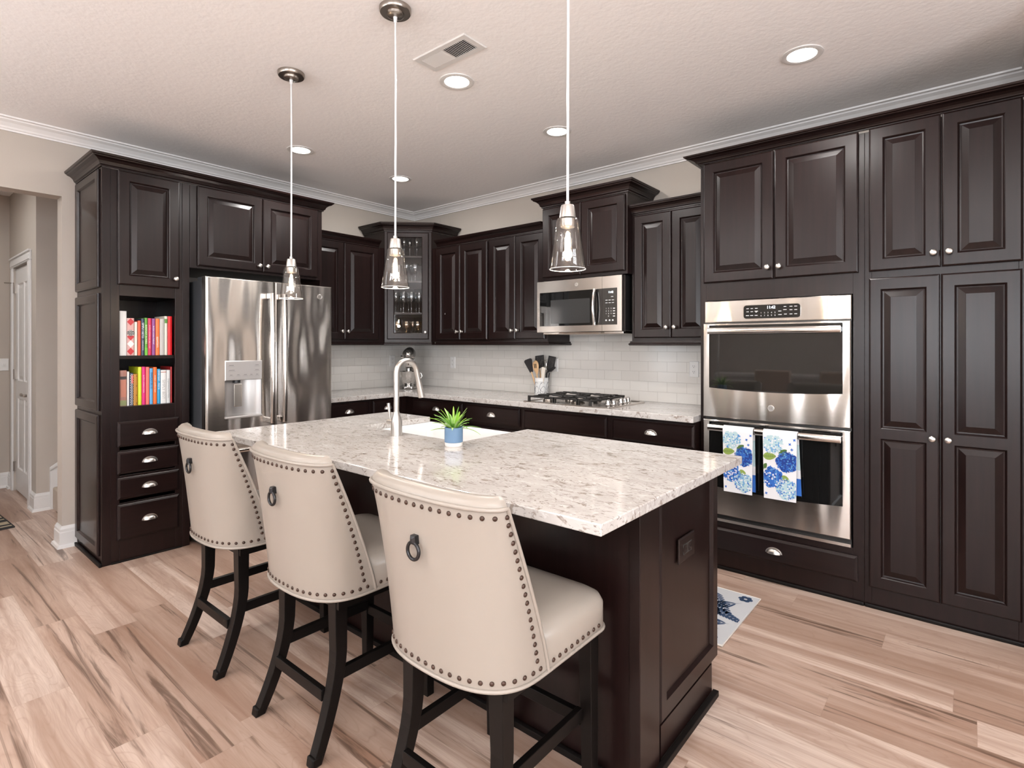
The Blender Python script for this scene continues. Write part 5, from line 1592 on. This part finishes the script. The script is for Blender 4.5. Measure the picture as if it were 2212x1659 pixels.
def checks(b, w, yf, h):
    red, pk = P('print_red', (0.50, 0.02, 0.03), 0.4), P('print_white', (0.82, 0.79, 0.77), 0.4)
    mb = MB(); m2 = MB()
    for zc_, mt in ((0.90, mb), (0.50, mb), (0.31, m2), (0.11, mb)):
        c = h * zc_; d = w * 0.49; e = h * 0.098
        mt.rings([[(w/2 - d, y, c), (w/2, y, c - e), (w/2 + d, y, c), (w/2, y, c + e)] for y in (yf - 0.0004, yf + 0.0002)])
    obj('diamond_pattern', mb, red, b); obj('diamond_pattern', m2, pk, b)
    obj('roundel', MB().lathe([(w * 0.49, 0.0), (w * 0.49, -0.0008), (0.001, -0.0008)], (w / 2, yf, h * 0.60), 24, axis='y'), P('print_black', (0.01, 0.01, 0.01), 0.4), b)
    for i, s in enumerate(('NEW', 'COOK', 'BOOK')):
        text('title', s, 0.0125, (w / 2, yf - 0.0012, h * 0.655 - i * 0.0125), pk, b)
def band(z0, z1, col):
    def f(b, w, yf, h):
        obj('band', MB().box(0.0005, w - 0.0005, yf - 0.0006, yf + 0.001, h * z0, h * z1), P('book_band', col, 0.4), b)
    return f
def speckle(b, w, yf, h):
    rnd = random.Random(4)
    mb = MB()
    for r in range(26):
        for c_ in range(2):
            mb.box(w * (0.15 + 0.4 * c_ + (0.2 if r % 2 else 0)), w * (0.38 + 0.4 * c_ + (0.2 if r % 2 else 0)), yf - 0.0006, yf + 0.001, h * (0.02 + r * 0.037), h * (0.038 + r * 0.037))
    obj('check_pattern', mb, P('print_white', (0.8, 0.79, 0.77), 0.4), b)
    obj('band', MB().box(w * 0.45, w, yf - 0.0005, yf + 0.001, h * 0.68, h * 0.93), P('print_red', (0.55, 0.02, 0.02), 0.4), b)
def dots(b, w, yf, h):
    obj('stud_pattern', MB().box(w * .6, w * .75, yf - .0006, yf + .001, h * .05, h * .08).box(w * .6, w * .75, yf - .0006, yf + .001, h * .3, h * .33).box(w * .6, w * .75, yf - .0006, yf + .001, h * .6, h * .63).box(w * .6, w * .75, yf - .0006, yf + .001, h * .92, h * .95), P('print_dark', (0.05, 0.02, 0.01), 0.5), b)
def rosy(b, w, yf, h):
    obj('band', MB().box(0.001, w - .001, yf - .0006, yf + .001, h * .75, h * .83), P('print_dark', (0.05, 0.04, 0.04), 0.5), b)
    obj('label', MB().box(w * .15, w * .85, yf - .0006, yf + .001, h * .25, h * .73), P('print_salmon', (0.55, 0.22, 0.15), 0.5), b)
    obj('picture', MB().box(w * .05, w * .95, yf - .0006, yf + .001, h * .01, h * .16), P('print_olive', (0.25, 0.28, 0.12), 0.5), b)
book('thick plain white book at the left of the upper shelf', 0.095, 0.135, S1, 0.279, (0.80, 0.79, 0.78))
book('red checked cookbook with black round title badge', 0.135, 0.176, S1, 0.236, (0.62, 0.36, 0.34), extra=checks)
book('short thin cream book beside the red checked cookbook', 0.1765, 0.193, S1, 0.213, (0.72, 0.68, 0.60))
book('orange-red book left of the navy book on the upper shelf', 0.194, 0.2125, S1, 0.222, (0.62, 0.085, 0.035))
book('navy blue book with large white title, left of the green book', 0.213, 0.2315, S1, 0.235, NAVY, [('SIMPLY KETO', 0.68, 0.0165), ('SUZANNE RYAN', 0.27, 0.0085)], (0.75, 0.77, 0.80))
book('green book with pale capital title on the upper shelf', 0.232, 0.2495, S1, 0.241, (0.10, 0.30, 0.035), [('BAREFOOT IN PARIS', 0.56, 0.0135)], (0.75, 0.80, 0.55), extra=band(0.0, 0.2, (0.14, 0.42, 0.05)))
book('crimson book between the green and purple books', 0.250, 0.2725, S1, 0.239, (0.52, 0.022, 0.08), [('barefoot contessa how easy is that?', 0.5, 0.0105)], (0.8, 0.5, 0.55))
book('purple book between the crimson and orange books', 0.273, 0.2935, S1, 0.238, (0.24, 0.06, 0.24), [('barefoot contessa foolproof', 0.55, 0.0105)], (0.8, 0.72, 0.8))
book('bright orange book left of the grey book on the upper shelf', 0.294, 0.3175, S1, 0.238, (0.82, 0.17, 0.04), [('appetizers', 0.36, 0.017)], (0.82, 0.75, 0.7))
book('plain grey book right of the bright orange book, upper shelf', 0.318, 0.3445, S1, 0.2375, (0.50, 0.48, 0.46))
book('cream book with a green square near its top', 0.345, 0.3635, S1, 0.256, (0.70, 0.66, 0.57), extra=band(0.82, 0.93, (0.09, 0.25, 0.05)))
book('tall bright red book at the right of the upper shelf', 0.364, 0.392, S1, 0.256, (0.60, 0.006, 0.012))
book('salmon book with floral spine at left of the lower shelf', 0.097, 0.1355, S2, 0.223, (0.40, 0.19, 0.15), extra=rosy)
book('thin white book beside the salmon floral book', 0.136, 0.1495, S2, 0.215, WHT)
book('navy, white and red patterned book on the lower shelf', 0.150, 0.1705, S2, 0.205, NAVY, extra=speckle)
book('ochre studded book left of the lime book', 0.171, 0.1955, S2, 0.198, (0.42, 0.19, 0.02), extra=dots)
book('lime yellow book on the lower shelf', 0.196, 0.2165, S2, 0.242, (0.60, 0.68, 0.03))
book('magenta book right of the lime book', 0.217, 0.2385, S2, 0.242, (0.62, 0.02, 0.17), [('barefoot contessa at home', 0.55, 0.0105)], (0.8, 0.6, 0.65))
book('coral pink book left of the sky blue book', 0.239, 0.2595, S2, 0.240, (0.75, 0.16, 0.12))
book('sky blue book with dark navy title on the lower shelf', 0.260, 0.2795, S2, 0.231, (0.11, 0.34, 0.62), [('RAMSAY IN 10', 0.66, 0.0165)], (0.02, 0.05, 0.14))
book('orange book between the two blue books on the lower shelf', 0.280, 0.3025, S2, 0.238, (0.78, 0.14, 0.02), [('modern comfort food', 0.55, 0.0125)], (0.82, 0.72, 0.6))
book('turquoise blue book with white title beside the wide white book', 0.303, 0.3225, S2, 0.226, (0.03, 0.30, 0.55), [('EVERYDAY', 0.80, 0.0145), ('PASTA', 0.50, 0.0145)], (0.75, 0.8, 0.83))
book('widest white book with large grey title on the lower shelf', 0.323, 0.3565, S2, 0.217, (0.74, 0.73, 0.72), [('SIMPLY BEST', 0.42, 0.023)], (0.40, 0.40, 0.40), extra=band(0.93, 0.95, (0.35, 0.10, 0.05)))
book('white book with small dark title right of the widest book', 0.357, 0.3795, S2, 0.217, (0.62, 0.63, 0.63), [('Congratulations from Home', 0.45, 0.011)], (0.2, 0.2, 0.2))
book('dark red book at the far right of the lower shelf', 0.380, 0.392, S2, 0.238, (0.30, 0.01, 0.012))

# ------------------------------------------------------------------ glassware in the corner cabinet
def glass_mb(kind):
    if kind == 'wine':
        pr = [(0.033, 0.0), (0.033, 0.002), (0.006, 0.006), (0.0038, 0.02), (0.0038, 0.085), (0.010, 0.095), (0.028, 0.115), (0.036, 0.145), (0.034, 0.175), (0.030, 0.200)]
    elif kind == 'flute':
        pr = [(0.030, 0.0), (0.030, 0.002), (0.006, 0.006), (0.0036, 0.02), (0.0036, 0.085), (0.008, 0.095), (0.021, 0.120), (0.0235, 0.15), (0.020, 0.185)]
    elif kind == 'goblet':
        pr = [(0.034, 0.0), (0.034, 0.003), (0.008, 0.008), (0.005, 0.02), (0.009, 0.045), (0.005, 0.065), (0.014, 0.075), (0.036, 0.105), (0.042, 0.140), (0.036, 0.170)]
    else:
        pr = [(0.028, 0.0), (0.030, 0.003), (0.036, 0.12), (0.0365, 0.14)]
    return MB().lathe(pr + [(r - 0.0012, h) for r, h in reversed(pr[-4:])] if kind != 'tumbler' else pr + [(0.0345, 0.139), (0.028, 0.008)], seg=20, cap=False)
M_AMBER = thin_glass('amber_glass', (0.80, 0.66, 0.42), 1.9, 0.05, 0.10)
def glasses(kind, shelf_z, spots, name, label, group, mat):
    first = None
    for x, y in spots:
        wx = CC.x + (x - y) / 2 ** .5; wy = CC.y + (x + y) / 2 ** .5
        if first is None:
            first = obj(name, glass_mb(kind), mat, None, (wx, wy, shelf_z + 0.0004), smooth=60)
            tag(first, label, 'glass', group)
        else:
            o = first.copy(); COL.objects.link(o); o.location = (wx, wy, shelf_z + 0.0004)
grid = lambda xs, ys: [(x, y) for y in ys for x in xs]
glasses('flute', 2.200, [(-0.115, 0.075), (-0.045, 0.075), (0.005, 0.12), (0.075, 0.075), (0.13, 0.115)], 'champagne_flute', 'clear stemmed glass on the top shelf of the glass cabinet', 'glasses on the top cabinet shelf', M_GLASSWARE)
glasses('goblet', 1.960, [(-0.12, 0.08), (-0.03, 0.08), (0.06, 0.08), (0.02, 0.17), (0.13, 0.16)], 'goblet', 'clear glass goblet on the second shelf of the glass cabinet', 'glasses on the second cabinet shelf', M_GLASSWARE)
glasses('wine', 1.655, [(-0.125, 0.07), (-0.05, 0.07), (0.025, 0.07), (0.100, 0.07), (-0.085, 0.145), (-0.01, 0.145), (0.065, 0.145), (0.14, 0.145)], 'wine_glass', 'clear wine glass on the third shelf of the glass cabinet', 'wine glasses on the third cabinet shelf', M_GLASSWARE)
glasses('goblet', 1.4022, [(-0.115, 0.08), (-0.025, 0.08), (0.085, 0.08), (0.03, 0.17)], 'goblet', 'amber tinted goblet on the bottom shelf of the glass cabinet', 'goblets on the bottom cabinet shelf', M_AMBER)

# ------------------------------------------------------------------ rugs
rg = thing('rug', 'white rug with blue botanical print behind the island', 'rug', (3.06, -1.115, 0.0), 0)
rx, ry = 0.714, 0.291
obj('edge_binding', MB().tube([(-rx, -ry, 0.005), (rx, -ry, 0.005), (rx, ry, 0.005), (-rx, ry, 0.005), (-rx, -ry, 0.005)], 0.0045, 8), P('cream_binding', (0.66, 0.62, 0.56), 0.9), rg)
mb = MB().rings([rr2(-rx, rx, -ry, ry, 0.0003, 0.01), rr2(-rx, rx, -ry, ry, 0.006, 0.01), rr2(-rx + .004, rx - .004, -ry + .004, ry - .004, 0.008, 0.01)])
mb.mi = 1
rnd = random.Random(21)
def frond(x, y, ang, ln):
    ca, sa = cos(ang), sin(ang)
    def q(a, b, w, l, t):
        pts = []
        for k in range(8):
            th = 2 * pi * k / 8
            u, v = l * 0.5 * cos(th), w * sin(th)
            c2, s2 = cos(t), sin(t)
            uu, vv = a + u * c2 - v * s2, b + u * s2 + v * c2
            px_, py_ = x + uu * ca - vv * sa, y + uu * sa + vv * ca
            px_ = max(-rx + .012, min(rx - .012, px_)); py_ = max(-ry + .012, min(ry - .012, py_))
            pts.append((px_, py_, 0.0083))
        mb.quad(pts)
    q(ln / 2, 0, 0.0022, ln, 0)
    for k in range(9):
        t = 0.25 + 0.75 * k / 9
        for s in (-1, 1):
            q(ln * t, s * 0.020 * (1.3 - t), 0.0065, 0.075 * (1.3 - t), s * 0.5)
frond(0.45, 0.26, -0.9, 0.32); frond(0.62, -0.02, 2.6, 0.20); frond(0.60, -0.25, 1.9, 0.24); frond(0.32, -0.15, 0.6, 0.24); frond(0.56, 0.16, 3.6, 0.2)
frond(0.66, 0.18, 3.9, 0.30); frond(0.52, 0.05, -0.4, 0.22); frond(0.68, -0.08, 3.4, 0.22); frond(0.50, -0.10, -0.9, 0.20); frond(0.66, -0.16, 2.9, 0.2)
for i in range(10): frond(rnd.uniform(-0.6, 0.25), rnd.uniform(-0.2, 0.2), rnd.uniform(0, 6.28), 0.26)
for cx, cy in ((0.655, 0.235), (0.640, -0.24), (0.30, 0.22), (-0.1, 0.1)):
    for k in range(6):
        a = k * 1.05
        mb.quad([(max(-rx + .01, min(rx - .01, cx + 0.022 * cos(a) + 0.015 * cos(t))), max(-ry + .01, min(ry - .01, cy + 0.022 * sin(a) + 0.015 * sin(t))), 0.0084) for t in [2 * pi * j / 8 for j in range(8)]])
obj('mat', mb, [P('off_white_rug', (0.46, 0.46, 0.47), 0.95, bump=0.3, bscale=300), P('rug_blue_print', (0.020, 0.045, 0.10), 0.95)], rg)
hr = thing('rug', 'dark striped rug on the hall floor, cut by the left edge', 'rug', (-1.35, -3.62, 0.0), radians(3))
mb = MB().rings([rr2(-0.60, 0.60, -0.46, 0.46, 0.0003, 0.01), rr2(-0.60, 0.60, -0.46, 0.46, 0.007, 0.01)])
mb.mi = 1
for k, (a, b) in enumerate(((-0.56, -0.50), (-0.44, -0.42), (-0.36, -0.28), (-0.22, -0.20), (-0.12, -0.02), (0.06, 0.08), (0.14, 0.24), (0.30, 0.32), (0.40, 0.48), (0.53, 0.555))):
    mb.box(a, b, -0.45, 0.45, 0.0072, 0.0084)
obj('mat', mb, [P('black_rug', (0.018, 0.016, 0.015), 0.95), P('rug_tan_stripe', (0.36, 0.30, 0.21), 0.95)], hr)

# ------------------------------------------------------------------ living room behind the camera (seen only as reflections in the ovens and refrigerator)
M_SOFA = P('grey_sofa_fabric', (0.30, 0.27, 0.25), 0.9, bump=0.2, bscale=300)
so = thing('sofa', 'grey sofa in the living room, reflected in the upper oven door', 'sofa', (2.3, -7.1, 0), 0)
obj('base', MB().box(-1.05, 1.05, -0.45, 0.45, 0.08, 0.42), M_SOFA, so, bevel=0.04)
obj('backrest', MB().box(-1.05, 1.05, 0.22, 0.45, 0.425, 0.88), M_SOFA, so, bevel=0.06)
for x in (-1.05, 0.85): obj('arm', MB().box(x, x + 0.2, -0.45, 0.215, 0.425, 0.64), M_SOFA, so, bevel=0.05)
for x in (-0.83, 0.01): obj('seat_cushion', MB().box(x, x + 0.82, -0.47, 0.21, 0.425, 0.55), M_SOFA, so, bevel=0.05)
for x in (-0.98, 0.98):
    for y in (-0.40, 0.40): obj('leg', MB().box(x - 0.03, x + 0.03, y - 0.03, y + 0.03, 0, 0.079), M_LEGW, so)
sd = thing('side_table', 'dark side table beside the sofa, reflected in the oven door', 'table', (4.0, -7.2, 0), 0)
obj('tabletop', MB().box(-0.28, 0.28, -0.28, 0.28, 0.57, 0.60), M_WOOD, sd, bevel=0.004)
for x in (-0.24, 0.24):
    for y in (-0.24, 0.24): obj('leg', MB().box(x - 0.02, x + 0.02, y - 0.02, y + 0.02, 0, 0.569), M_WOOD, sd)
lp = thing('table_lamp', 'table lamp with drum shade on the side table', 'lamp', (4.0, -7.2, 0.6004), 0)
obj('base', MB().lathe([(0.08, 0), (0.08, 0.02), (0.03, 0.06), (0.07, 0.16), (0.05, 0.28), (0.012, 0.33), (0.012, 0.42)], seg=24), M_NICKEL_D, lp, smooth=50)
obj('lamp_shade', MB().lathe([(0.19, 0.40), (0.17, 0.66), (0.168, 0.66), (0.188, 0.40)], seg=32, cap=False), P('linen_shade', (0.55, 0.45, 0.38), 0.9), lp, smooth=60)
M_DINE = P('tan_chair_fabric', (0.42, 0.33, 0.27), 0.8)
def dining(label, x, y):
    c = thing('dining_chair', label, 'chair', (x, y, 0), 0, 'dining chairs behind the camera')
    obj('seat', MB().box(-0.23, 0.23, -0.22, 0.23, 0.40, 0.48), M_DINE, c, bevel=0.02)
    obj('backrest', MB().box(-0.23, 0.23, 0.17, 0.23, 0.485, 1.0), M_DINE, c, bevel=0.02)
    for sx in (-0.19, 0.19):
        for sy in (-0.18, 0.19): obj('leg', MB().box(sx - 0.02, sx + 0.02, sy - 0.02, sy + 0.02, 0, 0.399), M_LEGW, c)
    return c
c0 = dining('tan dining chair reflected at the left of the oven door', 2.55, -5.5)
copy_thing(c0, 'tan dining chair reflected at the right of the oven door', (3.35, -5.5, 0))

# two made-up uplighters behind the camera, added to brighten the ceiling
def fill_torchiere(label, x, y):
    t = thing('added_floor_lamp', label, 'lamp', (x, y, 0), 0, 'added fill uplighters')
    obj('base', MB().lathe([(0.14, 0), (0.14, 0.015), (0.03, 0.03), (0.012, 0.05)], seg=32), M_NICKEL_D, t, smooth=45)
    obj('pole', MB().lathe([(0.012, 0.0505), (0.012, 1.72)], seg=16), M_NICKEL_D, t, smooth=45)
    obj('bowl', MB().lathe([(0.012, 1.7205), (0.06, 1.74), (0.17, 1.83), (0.165, 1.83), (0.055, 1.748), (0.001, 1.740)], seg=32), M_NICKEL_D, t, smooth=45)
    l = bpy.data.lights.new('fill_uplight', 'AREA'); l.shape = 'DISK'; l.size = 0.24; l.energy = FILL_UPLIGHT_W; l.color = (1.0, 0.98, 0.97)
    lo = bpy.data.objects.new('fill_uplight', l); COL.objects.link(lo); lo.parent = t; lo.location = (0, 0, 1.80); lo.rotation_euler = (pi, 0, 0)
    return t
t0 = fill_torchiere('added fill uplighter, unseen behind the camera, right', 5.9, -4.7)
copy_thing(t0, 'added fill uplighter, unseen behind the camera, left', (1.5, -6.2, 0))
